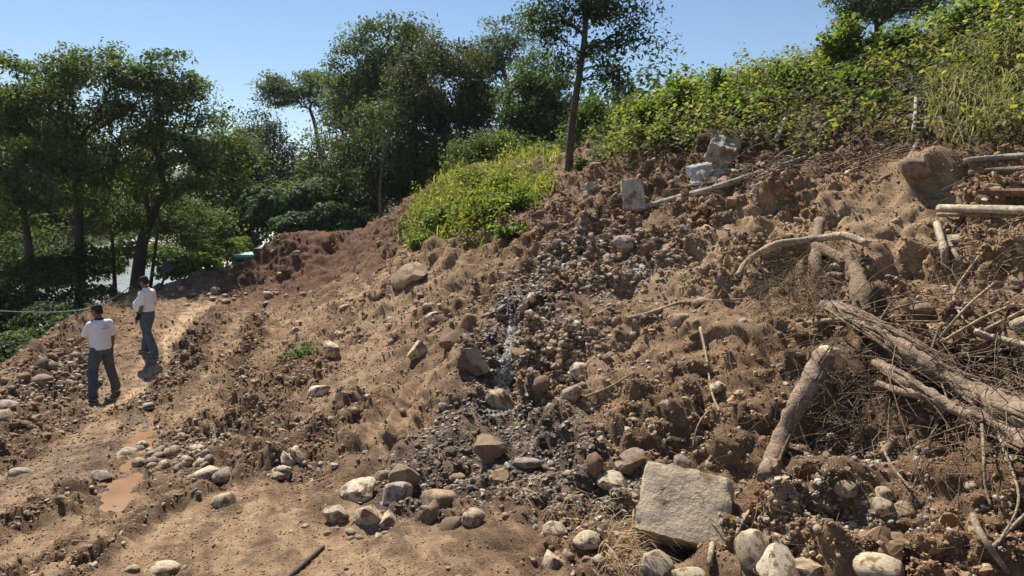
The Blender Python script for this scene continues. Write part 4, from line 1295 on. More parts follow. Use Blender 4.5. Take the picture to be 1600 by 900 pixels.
SG = 'weedy clumps on the slope hump'
for k, (lab, px, py, d, w, h, n, cols) in enumerate([
    ('lush bright clump in the middle of the grassy hump', 745, 318, 16.0, 60, 34, 2200, YG),
    ('bright clump at the right of the grassy hump', 805, 312, 16.2, 44, 26, 1400, YG),
    ('green clump on the left shoulder of the grassy hump', 690, 338, 17.0, 44, 26, 1400, YG + MG),
    ('low clump at the lower left tip of the grassy hump', 650, 372, 16.5, 30, 16, 700, YG),
    ('yellow clump at the top of the grassy hump', 778, 290, 17.5, 34, 22, 1000, YG),
    ('dark green clump along the lower right rim of the hump', 800, 362, 13.6, 34, 14, 800, MG + YG),
    ('weedy clump on the ridge behind the grassy hump', 735, 272, 21.5, 40, 14, 900, YG + MG),
    ('weedy clump beside the foot of the leaning tree', 915, 262, 18.0, 26, 22, 800, YG + MG)]):
    shrub(lab, px, py, d, w, h, n, 230 + k, cols, 0.10)['group'] = SG
# ------------------------------------------------------------------ creepers, grass and dead stems on the ground
def ground_pts(n, poly, seed, extra=None):
    rs = np.random.RandomState(seed)
    m = in_poly(px_, py_, poly) & (RR < 30)
    if extra is not None: m = m & extra
    w = (cell * m).ravel()
    i = rs.choice(w.size, n, p=w / w.sum())
    Np = np.stack([NX.ravel()[i], NY.ravel()[i], NZ.ravel()[i]], 1)
    p = V[i] + rs.normal(size=(n, 3)) * (0.004 * RR.ravel()[i])[:, None]
    return p, Np, i, rs

def blades(name, label, p, length, cols, rs, lean=0.5, width=0.012, mat='leaf', dirn=None):
    n = len(p)
    a = rs.uniform(0, 6.283, n)
    d = np.stack([np.cos(a), np.sin(a), 0 * a], 1)
    if dirn is not None: d = unit(d * 0.7 + np.asarray(dirn))
    s = np.stack([-d[:, 1], d[:, 0], 0 * a], 1)
    L = length[:, None]
    ln = (lean * rs.uniform(0.3, 1.6, n))[:, None]
    up = np.array([0, 0, 1.0])
    m1 = p + up * L * 0.5 + d * L * 0.18 * ln
    m2 = p + up * L * (0.85 - 0.15 * ln) + d * L * 0.55 * ln
    tip = p + up * L * (1.0 - 0.45 * ln) + d * L * 1.0 * ln
    w = width * rs.uniform(0.6, 1.4, n)[:, None]
    Vv = np.stack([p - s * w * 0.5, p + s * w * 0.5, m1 + s * w * 0.5, m1 - s * w * 0.5, m2 + s * w * 0.35, m2 - s * w * 0.35, tip], 1).reshape(-1, 3)
    k = np.arange(n) * 7
    q = lambda *c: np.stack([k + x for x in c], 1)
    Ff = np.concatenate([q(0, 1, 2), q(0, 2, 3), q(3, 2, 4), q(3, 4, 5), q(5, 4, 6)])
    me = mesh_np(name, Vv, Ff, np.repeat(cols, 7, axis=0))
    return tag(link(name, me, M[mat]), label, None, None, 'stuff')

BANK = [(935,262),(965,215),(1010,170),(1100,90),(1250,40),(1450,-10),(1680,-80),(1680,240),(1500,246),(1400,250),(1290,258),(1180,276),(1100,296),(1020,318),(960,318),(930,300)]
behind = (GZ > CAMZ + 0.6)
DEAD = [(1350,200,0.9),(1270,215,0.7),(1430,160,0.8),(1420,230,0.7),(1330,250,0.6),(1570,60,0.6),(1240,190,0.4),(1390,110,0.6),(1130,215,0.3),(1110,262,0.4),(1300,170,0.7),(1470,220,0.6),(1490,110,0.5),(1200,240,0.5),(1040,270,0.4),(1000,270,0.4),(1330,140,0.4),(1550,110,0.4)]
dead = np.zeros_like(GX)
for (a, b, r) in DEAD: dead = np.maximum(dead, blob(a, b, r, 0.6))
grey = blob(1540, 185, 0.75, 0.5)

p, Np, ii, rs = ground_pts(95000, BANK, 81, behind)
dd = dead.ravel()[ii]; gg = grey.ravel()[ii]
keep = rs.rand(len(p)) > np.clip(dd * 0.62 + gg * 0.9, 0, 0.95)
patch = fbm(p[:, 0] * 0.8 + 3, p[:, 1] * 0.8, p[:, 2] * 0.8, 3)
keep &= rs.rand(len(p)) < sstep(-0.55, 0.25, patch + 0.2)
p, Np, patch = p[keep], Np[keep], patch[keep]
hump = 0.2 + 0.6 * np.clip(fbm(p[:, 0] * 1.3, p[:, 1] * 1.3, p[:, 2] * 1.3, 2) + 0.35, 0, 1.2)
ctr = p + Np * (hump * rs.uniform(0.1, 1.0, len(p)) ** 0.6)[:, None] + np.array([0, 0, 0.1]) * rs.rand(len(p))[:, None]
up = unit(Np * 0.5 + rs.normal(size=p.shape) * 0.55 + np.array([-0.15, 0.1, 0.75]))
cc = np.array([(0.05, 0.078, 0.025), (0.085, 0.115, 0.032), (0.15, 0.165, 0.042), (0.24, 0.23, 0.062), (0.07, 0.098, 0.03)])
ci = np.clip(((patch + 0.9) / 1.8 * 5 + rs.normal(size=len(p)) * 1.0).astype(int), 0, 4)
me = leaf_mesh('bank_creepers', ctr, up, 0.085 * rs.uniform(0.5, 1.5, len(p)), cc[ci] * rs.uniform(0.7, 1.3, (len(p), 1)), rs, aspect=0.75, droop=0.8)
tag(link('bank_creepers', me, M['leaf']), 'leafy yellow green creepers covering the upper bank', None, None, 'stuff')

pd, Nd, jd, rsd = ground_pts(42000, BANK, 181, behind)
kd = rsd.rand(len(pd)) < np.clip(dead.ravel()[jd] * 0.9, 0.08, 0.9)
pd, Nd = pd[kd], Nd[kd]
me = leaf_mesh('dead_leaves', pd + Nd * (rsd.uniform(0.02, 0.45, len(pd)))[:, None], unit(Nd * 0.4 + rsd.normal(size=pd.shape) * 0.8), 0.07 * rsd.uniform(0.5, 1.5, len(pd)),
               np.array([(0.16, 0.115, 0.07), (0.11, 0.08, 0.05), (0.20, 0.16, 0.09), (0.08, 0.06, 0.04), (0.13, 0.13, 0.05)])[rsd.randint(5, size=len(pd))] * rsd.uniform(0.7, 1.3, (len(pd), 1)), rsd, aspect=0.4, droop=1.2)
tag(link('dead_leaves', me, M['straw']), 'withered brown leaves on the bank', None, None, 'stuff')
# leafy shoots standing up along the bank's skyline
CREST = [(965,215),(1000,150),(1060,110),(1130,90),(1250,60),(1300,10),(1450,-20),(1640,-60),(1640,60),(1450,70),(1300,110),(1200,150),(1100,175),(1010,225)]
p, Np, ii, rs = ground_pts(900, CREST, 82, behind)
shoot, sc_, su = [], [], []
polys = []
for k in range(len(p)):
    L = rs.uniform(0.35, 0.95)
    d = unit(np.array([rs.normal() * 0.35, rs.normal() * 0.35, 1.0]))
    tip = p[k] + d * L
    polys.append((np.array([p[k], p[k] + d * L * 0.5, tip]), np.array([0.006, 0.005, 0.002])))
    m = rs.randint(10, 22)
    u = rs.uniform(0.15, 1.0, m)[:, None]
    q = p[k] + d * L * u + rs.normal(size=(m, 3)) * 0.10
    shoot.append(q)
ctr = np.concatenate(shoot)
n = len(ctr)
up = unit(rs.normal(size=(n, 3)) * 0.6 + np.array([-0.2, 0.1, 0.8]))
me = leaf_mesh('bank_shoots', ctr, up, 0.105 * rs.uniform(0.6, 1.4, n), cc[rs.randint(1, 5, n)] * rs.uniform(0.75, 1.3, (n, 1)), rs, aspect=0.6, droop=0.6)
tag(link('bank_shoots', me, M['leaf']), 'leafy shoots along the crest of the bank', None, None, 'stuff')

# grey green drooping grass at the right edge of the bank
GRASSR = [(1450,190),(1480,120),(1560,100),(1660,80),(1660,238),(1520,246),(1460,240)]
p, Np, ii, rs = ground_pts(3400, GRASSR, 83, behind)
blades('drooping_grass', 'grey green drooping grass on the right of the bank', p + Np * 0.12, rs.uniform(0.25, 0.6, len(p)),
       np.array([(0.14, 0.145, 0.09), (0.20, 0.195, 0.13), (0.10, 0.11, 0.06), (0.26, 0.23, 0.16)])[rs.randint(4, size=len(p))], rs, lean=1.3, width=0.013, dirn=(-0.5, -0.8, 0))

# sunlit grass and weeds on the hump
HUMP = [(618,378),(648,330),(690,283),(760,262),(830,244),(875,238),(880,262),(868,300),(858,326),(835,345),(795,370),(765,392),(735,402),(700,400),(660,392)]
p, Np, ii, rs = ground_pts(11000, HUMP, 84)
pt = fbm(p[:, 0] * 0.7, p[:, 1] * 0.7 + 5, p[:, 2] * 0.7, 3)
k = rs.rand(len(p)) < sstep(-0.12, 0.3, pt + 0.02)
p, pt = p[k], pt[k]
yc = np.array([(0.11, 0.15, 0.03), (0.17, 0.20, 0.035), (0.23, 0.25, 0.045), (0.30, 0.26, 0.10), (0.12, 0.15, 0.035)])
blades('slope_grass', 'bright yellow green grass on the hump of the slope', p, rs.uniform(0.12, 0.45, len(p)) * (0.6 + 0.7 * sstep(-0.3, 0.5, pt)),
       yc[rs.randint(5, size=len(p))] * rs.uniform(0.7, 1.3, (len(p), 1)), rs, lean=0.9, width=0.022)
LUSH = [(640,370),(690,310),(730,290),(800,285),(860,300),(850,325),(800,355),(760,385),(720,395),(670,385)]
p, Np, ii, rs = ground_pts(17000, LUSH, 85)
pt = fbm(p[:, 0] * 0.9 + 7, p[:, 1] * 0.9, p[:, 2] * 0.9, 3)
k = rs.rand(len(p)) < sstep(-0.1, 0.35, pt)
p, pt, Np = p[k], pt[k], Np[k]
ctr = p + np.array([0, 0, 1.0]) * (rs.uniform(0.05, 1.0, len(p)) ** 0.6 * (0.2 + 1.1 * np.clip(pt + 0.2, 0, 1)))[:, None]
up = unit(rs.normal(size=p.shape) * 0.6 + np.array([-0.2, 0.1, 0.8]))
me = leaf_mesh('slope_weeds', ctr, up, 0.10 * rs.uniform(0.5, 1.4, len(p)), yc[rs.randint(5, size=len(p))] * rs.uniform(0.6, 1.2, (len(p), 1)), rs, aspect=0.4, droop=0.3)
tag(link('slope_weeds', me, M['leaf']), 'lush bright green weeds on the hump of the slope', None, None, 'stuff')

# one green weed on the left slope
wl, wn_, wd = hit(480, 553)
rs = np.random.RandomState(86)
n = 260
q = np.array(wl) + rs.normal(size=(n, 3)) * np.array([0.24, 0.12, 0.05]) + np.array([0, 0, 0.05])
q[:, 2] += 0.45 * (q[:, 0] - wl[0]) * 0.5
me = leaf_mesh('weed', q - np.array(wl), unit(rs.normal(size=(n, 3)) * 0.5 + np.array([0, 0, 1.0])), 0.10 * rs.uniform(0.6, 1.3, n), np.array([(0.07, 0.14, 0.03)]) * rs.uniform(0.7, 1.5, (n, 1)), rs, aspect=0.5)
tag(link('weed', me, M['leaf'], loc=wl), 'low green weeds on bare earth beside the blocky white stone', None, None, 'stuff')

# ---- dead stems, roots and twigs (tangles)
def tangle(name, label, specs, seed, colr, sides=4):
    """specs: (poly or blob centre, count, length range, radius range, mode)"""
    rs = np.random.RandomState(seed)
    polys = []
    for (poly, cnt, l0, l1, r0, r1, lift, bias, curl) in specs:
        p, Np, ii, _ = ground_pts(cnt, poly, seed + 1 + len(polys))
        for k in range(cnt):
            L = rs.uniform(l0, l1)
            d = unit(rs.normal(size=3) * 0.8 + np.asarray(bias))
            d = unit(d - Np[k] * (d @ Np[k]) * 0.75)
            c = unit(np.cross(d, rs.normal(size=3)))
            m = 6
            u = np.linspace(0, 1, m)
            pts = p[k] + Np[k] * (rs.uniform(0.01, lift)) + np.outer(u * L, d) + np.outer(np.sin(u * rs.uniform(1, 4)) * L * curl * rs.normal(), c) + np.outer(u * (1 - u) * L * rs.uniform(0, 0.5) * (lift > 0.05), Np[k])
            r = rs.uniform(r0, r1)
            polys.append((pts, np.linspace(r, r * 0.35, m)))
    Vt, Ft = tubes(polys, sides, cap=False)
    o = link(name, mesh_np(name, Vt, Ft, smooth=True), M['wood'])
    o.color = (*colr, 1)
    return tag(o, label, None, None, 'stuff')

tangle('dead_vines', 'dead brown vine stems hanging on the bank', [
    ([(1150,140),(1300,110),(1480,60),(1600,40),(1600,240),(1450,250),(1300,262),(1180,275)], 1100, 0.4, 1.3, 0.004, 0.011, 0.5, (0.1, -0.2, -0.7), 0.25),
    ([(950,230),(1100,190),(1150,280),(1020,315),(950,310)], 260, 0.3, 0.8, 0.003, 0.008, 0.3, (0, -0.2, -0.6), 0.25)], 91, (0.15, 0.10, 0.065))
tangle('debris_twigs', 'broken twigs and canes littering the foot of the bank', [
    ([(1080,300),(1200,270),(1330,245),(1420,245),(1400,285),(1250,300),(1130,330)], 240, 0.15, 0.7, 0.004, 0.011, 0.15, (0.6, 0, 0.1), 0.1),
    ([(1450,300),(1600,260),(1600,420),(1450,430)], 60, 0.15, 0.6, 0.004, 0.010, 0.08, (0.4, 0, 0), 0.15),
    ([(880,340),(960,345),(940,400),(880,390)], 26, 0.2, 0.6, 0.004, 0.01, 0.06, (-0.3, 0, -0.6), 0.2)], 92, (0.27, 0.19, 0.12))
tangle('root_tangle', 'thin tangled roots around the fallen trunks', [
    ([(1180,420),(1290,430),(1330,470),(1290,500),(1190,480)], 240, 0.2, 0.7, 0.002, 0.005, 0.22, (-0.2, -0.2, -0.3), 0.35),
    ([(1280,540),(1400,560),(1420,640),(1330,680),(1250,650)], 240, 0.2, 0.7, 0.002, 0.005, 0.22, (0.1, -0.3, -0.3), 0.5),
    ([(1450,560),(1600,560),(1600,760),(1480,700)], 220, 0.2, 0.8, 0.002, 0.006, 0.25, (0.0, -0.4, -0.4), 0.45),
    ([(1420,450),(1600,420),(1600,560),(1480,540)], 50, 0.3, 0.9, 0.003, 0.006, 0.2, (0.6, 0, 0.3), 0.3),
    ([(1290,480),(1420,540),(1590,625),(1590,690),(1400,610),(1290,520)], 60, 0.5, 1.3, 0.005, 0.014, 0.22, (0.9, -0.3, -0.55), 0.06)], 93, (0.25, 0.178, 0.115))
tangle('slope_rootlets', 'fine rootlets poking from the slide face', [
    ([(850,420),(1150,400),(1200,700),(900,740)], 150, 0.08, 0.35, 0.0015, 0.004, 0.05, (-0.1, -0.2, -0.5), 0.4),
    ([(1050,760),(1590,560),(1590,890),(1100,890)], 150, 0.08, 0.45, 0.0015, 0.004, 0.05, (0, -0.2, -0.2), 0.4)], 94, (0.28, 0.20, 0.13))
def straw(name, label, poly, n, seed, colr):
    p, Np, ii, rs = ground_pts(n, poly, seed)
    return blades(name, label, p + Np * 0.01, rs.uniform(0.08, 0.24, n), np.array([colr]) * rs.uniform(0.6, 1.4, (n, 1)), rs, lean=1.5, width=0.006, mat='straw', dirn=(0.8, -0.3, 0))
straw('dry_grass', 'mat of dry straw grass before the wet gravel', [(790,775),(860,760),(960,790),(960,830),(900,835),(830,815)], 40, 95, (0.40, 0.30, 0.17))
straw('dead_grass', 'dead grass tuft in the bottom corner below the concrete block', [(930,850),(985,830),(1010,870),(1000,910),(930,905)], 110, 96, (0.33, 0.23, 0.13))
straw('dry_weeds', 'dry weeds on the berm beyond the far man', [(140,500),(200,455),(230,460),(210,500),(160,525)], 700, 97, (0.30, 0.22, 0.12))

# ------------------------------------------------------------------ logs, poles and boards
def log(name, label, pts, rpx, colr, cat='log', n=22, sides=10, knob=0.10, taper=1.0, seed=1, broken=None, group=None, strips=0):
    """pts: (px, py, lift) on the ground; rpx: half width in pixels at both ends"""
    W = [at(a, b, c) for a, b, c in pts]
    Q = smooth_path([tuple(w) for w in W], n)
    dist = np.linalg.norm(Q - CAM, axis=1)
    u = np.linspace(0, 1, n)
    rad = (rpx[0] * (1 - u) + rpx[1] * u) * dist / FPX
    rs = np.random.RandomState(seed)
    o = rs.uniform(0, 50)
    rad = rad * (1 + knob * fbm(u * 5 + o, u * 0 + o, u * 0, 3))
    base = Q[0].copy()
    # rounded closed ends
    Q2 = np.concatenate([[Q[0] - (Q[1] - Q[0]) * 0.05], Q, [Q[-1] + (Q[-1] - Q[-2]) * 0.05]])
    R2 = np.concatenate([[rad[0] * 0.15], rad, [rad[-1] * 0.15]])
    Vt, Ft = tubes([(Q2, R2)], sides, cap=False)
    nn = fbm(Vt[:, 0] * 14, Vt[:, 1] * 14, Vt[:, 2] * 14, 3)
    cen = np.repeat(Q2, sides, axis=0)
    Vt = cen + (Vt - cen) * (1 + knob * 1.4 * nn)[:, None]
    me = mesh_np(name, Vt - base, Ft, smooth=True)
    ob = link(name, me, M['wood'], loc=Vector(base))
    ob.color = (*colr, 1)
    if strips:                                # loose strips of bark and root along the log
        pl = []
        for k in range(strips):
            a = rs.uniform(0, 1); L = rs.uniform(0.12, 0.45); b = min(1.0, a + L)
            i0, i1 = int(a * (n - 1)), max(int(b * (n - 1)), int(a * (n - 1)) + 3)
            i1 = min(i1, n - 1); i0 = min(i0, i1 - 3)
            th = rs.uniform(-2.2, 2.2)
            tgd = unit(Q[i1] - Q[i0]); tow = unit(CAM - Q[i0]); tow = unit(tow - tgd * (tow @ tgd)); sd = np.cross(tgd, tow)
            off = (tow * math.cos(th) + sd * math.sin(th))
            sg = Q[i0:i1 + 1] + off[None] * (rad[i0:i1 + 1] * rs.uniform(0.95, 1.15))[:, None]
            sg = sg + rs.normal(size=3)[None] * (np.linspace(0, 1, len(sg)) ** 2)[:, None] * 0.05
            r_ = rs.uniform(0.006, 0.02)
            pl.append((sg, r_ * np.linspace(1, 0.3, len(sg)) * (1 + 0.3 * rs.normal(size=len(sg)))))
        Vs, Fs = tubes(pl, 6, cap=False)
        so = link('bark_strips', mesh_np('bark_strips', Vs - base, Fs, smooth=True), M['wood'], ob)
        so.color = (colr[0] * 0.75, colr[1] * 0.72, colr[2] * 0.7, 1)
        so['kind'] = 'stuff'
    tag(ob, label, cat, group)
    return ob, Q, rad

BARKC = (0.24, 0.165, 0.11); PALEW = (0.52, 0.40, 0.26); GREYW = (0.34, 0.27, 0.20); DARKW = (0.13, 0.09, 0.06)
# leaning log with its broken pale end
lo, Q, rad = log('leaning_log', 'bark covered log leaning on the slide with a broken pale end', [(1194,748,0.16), (1222,682,0.36), (1250,624,0.46), (1288,556,0.46)], (11, 15), (0.33, 0.235, 0.16), knob=0.16, seed=5, n=40, strips=7)
tip = Q[-1]
rs = np.random.RandomState(6)
f_ = np.linalg.norm(tip - CAM) / FPX
polys = []
for k, (ax, ay, aw) in enumerate([(22, 6, 9), (34, -22, 7), (10, 10, 10), (30, -8, 8), (-4, 8, 10)]):
    e2 = tip + np.array([ax * f_, -0.03, ay * f_])
    polys.append((smooth_path([tip + rs.normal(size=3) * 0.01, (tip + e2) / 2 + np.array([0, 0, 0.02]), e2], 6), np.array([1, 1, .9, .8, .55, .1]) * aw * f_))
Vt, Ft = tubes(polys, 6, cap=False)
nn = fbm(Vt[:, 0] * 25, Vt[:, 1] * 25, Vt[:, 2] * 25, 2)
Vt = Vt + (Vt - tip) * 0.2 * nn[:, None]
bo = link('broken_end', mesh_np('broken_end', Vt - Q[0], Ft, smooth=False), M['wood'], lo)
bo.color = (0.70, 0.56, 0.36, 1)

log('fallen_tree', 'thick fallen trunk running down to the right edge', [(1285,478,0.10), (1340,500,0.18), (1420,548,0.28), (1510,605,0.32), (1640,668,0.34)], (10, 17), (0.33, 0.245, 0.165), 'log', 60, 16, 0.3, seed=7, strips=46)
log('fallen_branch', 'lower fallen branch under the thick trunk', [(1366,566,0.24), (1410,590,0.32), (1480,632,0.32), (1560,668,0.32), (1640,705,0.32)], (6, 12), (0.38, 0.28, 0.19), 'branch', 50, 12, 0.28, seed=8, strips=24)
log('pale_root', 'pale root stub pointing left below the fallen trunk', [(1372,600,0.22), (1410,612,0.24), (1450,618,0.2), (1500,640,0.16)], (5, 9), (0.42, 0.31, 0.20), 'root', 18, 8, 0.12, seed=9)
log('arched_branch', 'pale barkless branch arching over the slide', [(1152,432,0.10), (1172,405,0.22), (1210,383,0.30), (1270,374,0.34), (1320,369,0.32), (1354,381,0.28)], (5, 6), PALEW, 'branch', 30, 8, 0.14, seed=10)
log('forked_branch', 'brown branch running from the arch to the muddy stump', [(1188,402,0.20), (1240,382,0.26), (1285,390,0.20), (1340,420,0.10)], (7, 9), (0.30, 0.21, 0.14), 'branch', 20, 8, 0.12, seed=11)
log('muddy_stump', 'muddy stump standing at the end of the fallen trunk', [(1352,494,0.10), (1344,455,0.18), (1336,420,0.22), (1328,398,0.22)], (14, 11), (0.24, 0.165, 0.105), 'stump', 20, 10, 0.28, seed=12, strips=14)
log('upright_stem', 'muddy stem upright behind the arched branch', [(1282,440,0.04), (1274,410,0.10), (1276,378,0.14), (1281,345,0.14)], (9, 8), (0.30, 0.21, 0.14), 'stem', 16, 8, 0.2, seed=13)
log('split_plank', 'long grey bark strip on the dark ledge above the leaning log', [(1246,508,0.10), (1300,500,0.16), (1350,506,0.16), (1440,545,0.14)], (4, 3), (0.36, 0.27, 0.18), 'bark strip', 16, 6, 0.2, seed=14)
log('bone_like_root', 'short rounded tan root inside the arch', [(1287,438,0.10), (1300,430,0.12), (1318,432,0.10)], (6, 5), (0.38, 0.26, 0.18), 'root', 10, 8, 0.1, seed=15)
# poles at the bank
log('long_pole', 'long grey pole lying along the foot of the bank', [(993,328,0.10), (1060,308,0.14), (1120,292,0.15), (1180,272,0.15), (1262,246,0.12)], (4.4, 4.0), (0.40, 0.36, 0.30), 'pole', 24, 8, 0.05, seed=16)
log('dark_pole', 'thinner dark pole above the long grey pole', [(1068,292,0.12), (1110,287,0.14), (1150,282,0.12)], (2.4, 2.4), DARKW, 'pole', 10, 6, 0.06, seed=17)
log('short_pole', 'short pale pole below the broken concrete block', [(1105,257,0.28), (1130,263,0.28), (1154,268,0.25)], (2.6, 2.6), (0.45, 0.38, 0.29), 'pole', 10, 6, 0.05, seed=18)
log('leaning_pole', 'pale pole standing askew in the creepers', [(1213,218,0.36), (1226,190,0.45), (1240,165,0.5)], (4, 4), (0.46, 0.41, 0.34), 'pole', 12, 8, 0.05, seed=19)
log('curved_stem', 'curved pale stem above the askew pole in the creepers', [(1252,148,0.5), (1262,132,0.55), (1276,126,0.55), (1292,124,0.5)], (3.2, 2), (0.40, 0.34, 0.26), 'stem', 14, 6, 0.08, seed=20)
log('bank_stick', 'short pale stick lying at the left end of the bank', [(968,221,0.35), (982,217,0.4), (996,213,0.35)], (3, 3), (0.48, 0.42, 0.33), 'stick', 8, 6, 0.05, seed=21)
log('dead_sapling', 'bare dead sapling stem leaning on the bank', [(1418,252,0.15), (1432,225,0.3), (1450,190,0.45), (1466,150,0.5)], (3.4, 2.4), (0.34, 0.27, 0.20), 'sapling', 14, 6, 0.1, seed=22)
log('cane', 'thin whitish cane upright in the dead vines', [(1428,205,0.4), (1430,180,0.45), (1431,150,0.5)], (3, 2.2), (0.48, 0.42, 0.34), 'cane', 10, 6, 0.12, seed=23)
log('stake', 'short upright stake beside the brown boulder under the bank', [(1448,268,0.05), (1446,254,0.10), (1444,241,0.12)], (4.5, 4.5), (0.40, 0.31, 0.21), 'stake', 8, 8, 0.06, seed=24)
# boards at the right edge
log('upper_board', 'grey pole under the drooping grass at the right edge', [(1508,251,0.12), (1560,246,0.16), (1640,240,0.18)], (3.6, 4), (0.37, 0.32, 0.26), 'pole', 14, 8, 0.05, seed=25)
log('dark_board', 'dark pole in shade below the grey pole at the right edge', [(1515,270,0.10), (1560,266,0.12), (1640,262,0.12)], (3.6, 4), (0.22, 0.17, 0.12), 'pole', 12, 8, 0.08, seed=26)
def plank(name, label, a, b, th, colr, lift):
    A, Bp = np.array(at(*a, lift)), np.array(at(*b, lift))
    d = unit(Bp - A); L = np.linalg.norm(Bp - A)
    f = np.linalg.norm(A - CAM) / FPX
    bm = bmesh.new()
    bmesh.ops.create_cube(bm, size=1)
    bmesh.ops.scale(bm, vec=(L, th * f * 1.6, th * f), verts=bm.verts)
    bmesh.ops.bevel(bm, geom=bm.edges[:], offset=0.004, segments=1, affect='EDGES')
    me = bpy.data.meshes.new(name); bm.to_mesh(me); bm.free()
    o = link(name, me, M['wood'], loc=Vector((A + Bp) / 2))
    o.rotation_mode = 'QUATERNION'
    o.rotation_quaternion = Vector((1, 0, 0)).rotation_difference(Vector(d)) @ Quaternion((1, 0, 0), 0.25)
    o.color = (*colr, 1)
    return tag(o, label, 'plank')
plank('plank', 'reddish brown squared plank jutting in from the right edge', (1528, 300), (1650, 301), 8, (0.22, 0.12, 0.075), 0.16)
log('pale_pole', 'long pale split bamboo pole at the right edge', [(1466,325,0.10), (1540,327,0.16), (1650,330,0.18)], (5, 6), (0.55, 0.46, 0.33), 'pole', 16, 8, 0.05, seed=27)
log('under_pole', 'dark split pole right under the pale bamboo pole', [(1464,335,0.08), (1540,337,0.12), (1650,339,0.13)], (3, 3.6), (0.30, 0.22, 0.15), 'pole', 14, 6, 0.05, seed=28)
log('split_stick', 'pale split stick propped below the bamboo pole', [(1478,410,0.04), (1474,385,0.10), (1464,350,0.14)], (5, 5), (0.50, 0.40, 0.27), 'stick', 12, 6, 0.12, seed=29)
log('grey_stick', 'grey stick crossing the foot of the split stick', [(1470,360,0.08), (1492,395,0.10), (1506,418,0.05)], (3.4, 3), GREYW, 'stick', 10, 6, 0.1, seed=30)
log('white_slat', 'pale flat slat near the right edge above the trunk', [(1522,517,0.12), (1560,529,0.16), (1630,545,0.18)], (4, 4.5), (0.58, 0.48, 0.34), 'slat', 12, 6, 0.06, seed=31)
log('thick_stub', 'pale thick stub cut by the right edge', [(1576,515,0.16), (1600,505,0.18), (1640,490,0.18)], (8, 10), (0.50, 0.40, 0.26), 'stub', 10, 8, 0.08, seed=32)
for k, (lab, pts, r) in enumerate([
    ('long thin cane slanting up right from the fallen trunk', [(1462,536,0.12), (1510,480,0.24), (1556,440,0.28)], 2.0),
    ('second thin cane crossing the slanting one', [(1466,538,0.10), (1530,500,0.22), (1585,475,0.24)], 2.2),
    ('bent thin cane below the boards', [(1530,400,0.1), (1492,455,0.2), (1500,490,0.18), (1530,520,0.14)], 1.7),
    ('thin pale cane near the right edge above the slat', [(1540,515,0.14), (1570,500,0.2), (1610,480,0.2)], 2.6)]):
    log('cane', lab, pts, (r, r * 0.8), (0.48, 0.37, 0.24), 'cane', 16, 6, 0.06, seed=40 + k)
for k, (lab, pts, r) in enumerate([
    ('pale root hanging down the dark earth left of the leaning log', [(1094,512,0.04), (1104,560,0.07), (1112,612,0.09), (1124,642,0.05)], 2.2),
    ('thin root curling down to the block from the hanging root', [(1116,632,0.06), (1092,662,0.08), (1082,700,0.06)], 1.8),
    ('thin root dangling from the fallen trunk at the right', [(1530,610,0.22), (1536,690,0.24), (1540,760,0.12), (1548,790,0.05)], 2.2),
    ('long root curving down the right edge', [(1545,640,0.22), (1568,700,0.22), (1592,780,0.16), (1560,850,0.06)], 2.2),
    ('root loop under the lower fallen branch', [(1376,690,0.04), (1392,725,0.07), (1420,760,0.05), (1440,775,0.03)], 2.0),
    ('pale twig lying on the bare earth face', [(910,622,0.02), (950,606,0.04), (992,582,0.03)], 2.2),
    ('straight stick lying below the upper boulders', [(980,497,0.04), (1020,488,0.06), (1062,473,0.06), (1110,470,0.04), (1160,468,0.03)], 3.2),
    ('small pale twig standing by the wet slab', [(806,644,0.03), (811,625,0.06), (815,612,0.06)], 2.0)]):
    log('root' if 'root' in lab else 'stick', lab, pts, (r, r * 0.7), (0.42, 0.32, 0.21), 'root' if 'root' in lab else 'stick', 18, 6, 0.1, seed=50 + k)
log('stick', 'dark broken stick lying on the dried mud at the bottom', [(442,908,0.03), (475,880,0.05), (506,853,0.04)], (4.5, 2.5), (0.20, 0.14, 0.10), 'stick', 14, 6, 0.12, seed=60)
log('stick', 'thin brown stick upright at the left side of the concrete block', [(988,838,0.02), (990,800,0.05), (995,758,0.06)], (2.2, 1.6), (0.28, 0.20, 0.13), 'stick', 10, 6, 0.08, seed=61)
log('stake', 'short pale stake upright before the concrete block', [(1108,884,0.03), (1111,862,0.06), (1114,842,0.07)], (4.6, 3.8), (0.47, 0.36, 0.24), 'stake', 8, 8, 0.06, seed=62)
log('stick', 'pale split stick between block and pale boulder', [(1150,838,0.03), (1160,815,0.06), (1172,796,0.05)], (3.4, 2.4), (0.50, 0.39, 0.26), 'stick', 10, 6, 0.1, seed=63)
log('branch', 'dead forked branch lying in the bottom right corner', [(1520,805,0.06), (1535,838,0.10), (1575,895,0.08)], (5, 3.2), (0.36, 0.27, 0.19), 'branch', 14, 6, 0.12, seed=64)
log('branch', 'dead twig pointing up at the bottom right corner', [(1548,858,0.08), (1575,830,0.12), (1612,795,0.12)], (2.8, 2.2), (0.42, 0.33, 0.23), 'branch', 12, 6, 0.12, seed=65)
log('stick', 'small brown log end on the right gravel under the branch', [(1378,712,0.03), (1388,698,0.06), (1398,684,0.05)], (6, 5), (0.38, 0.27, 0.18), 'stick', 8, 8, 0.08, seed=66)
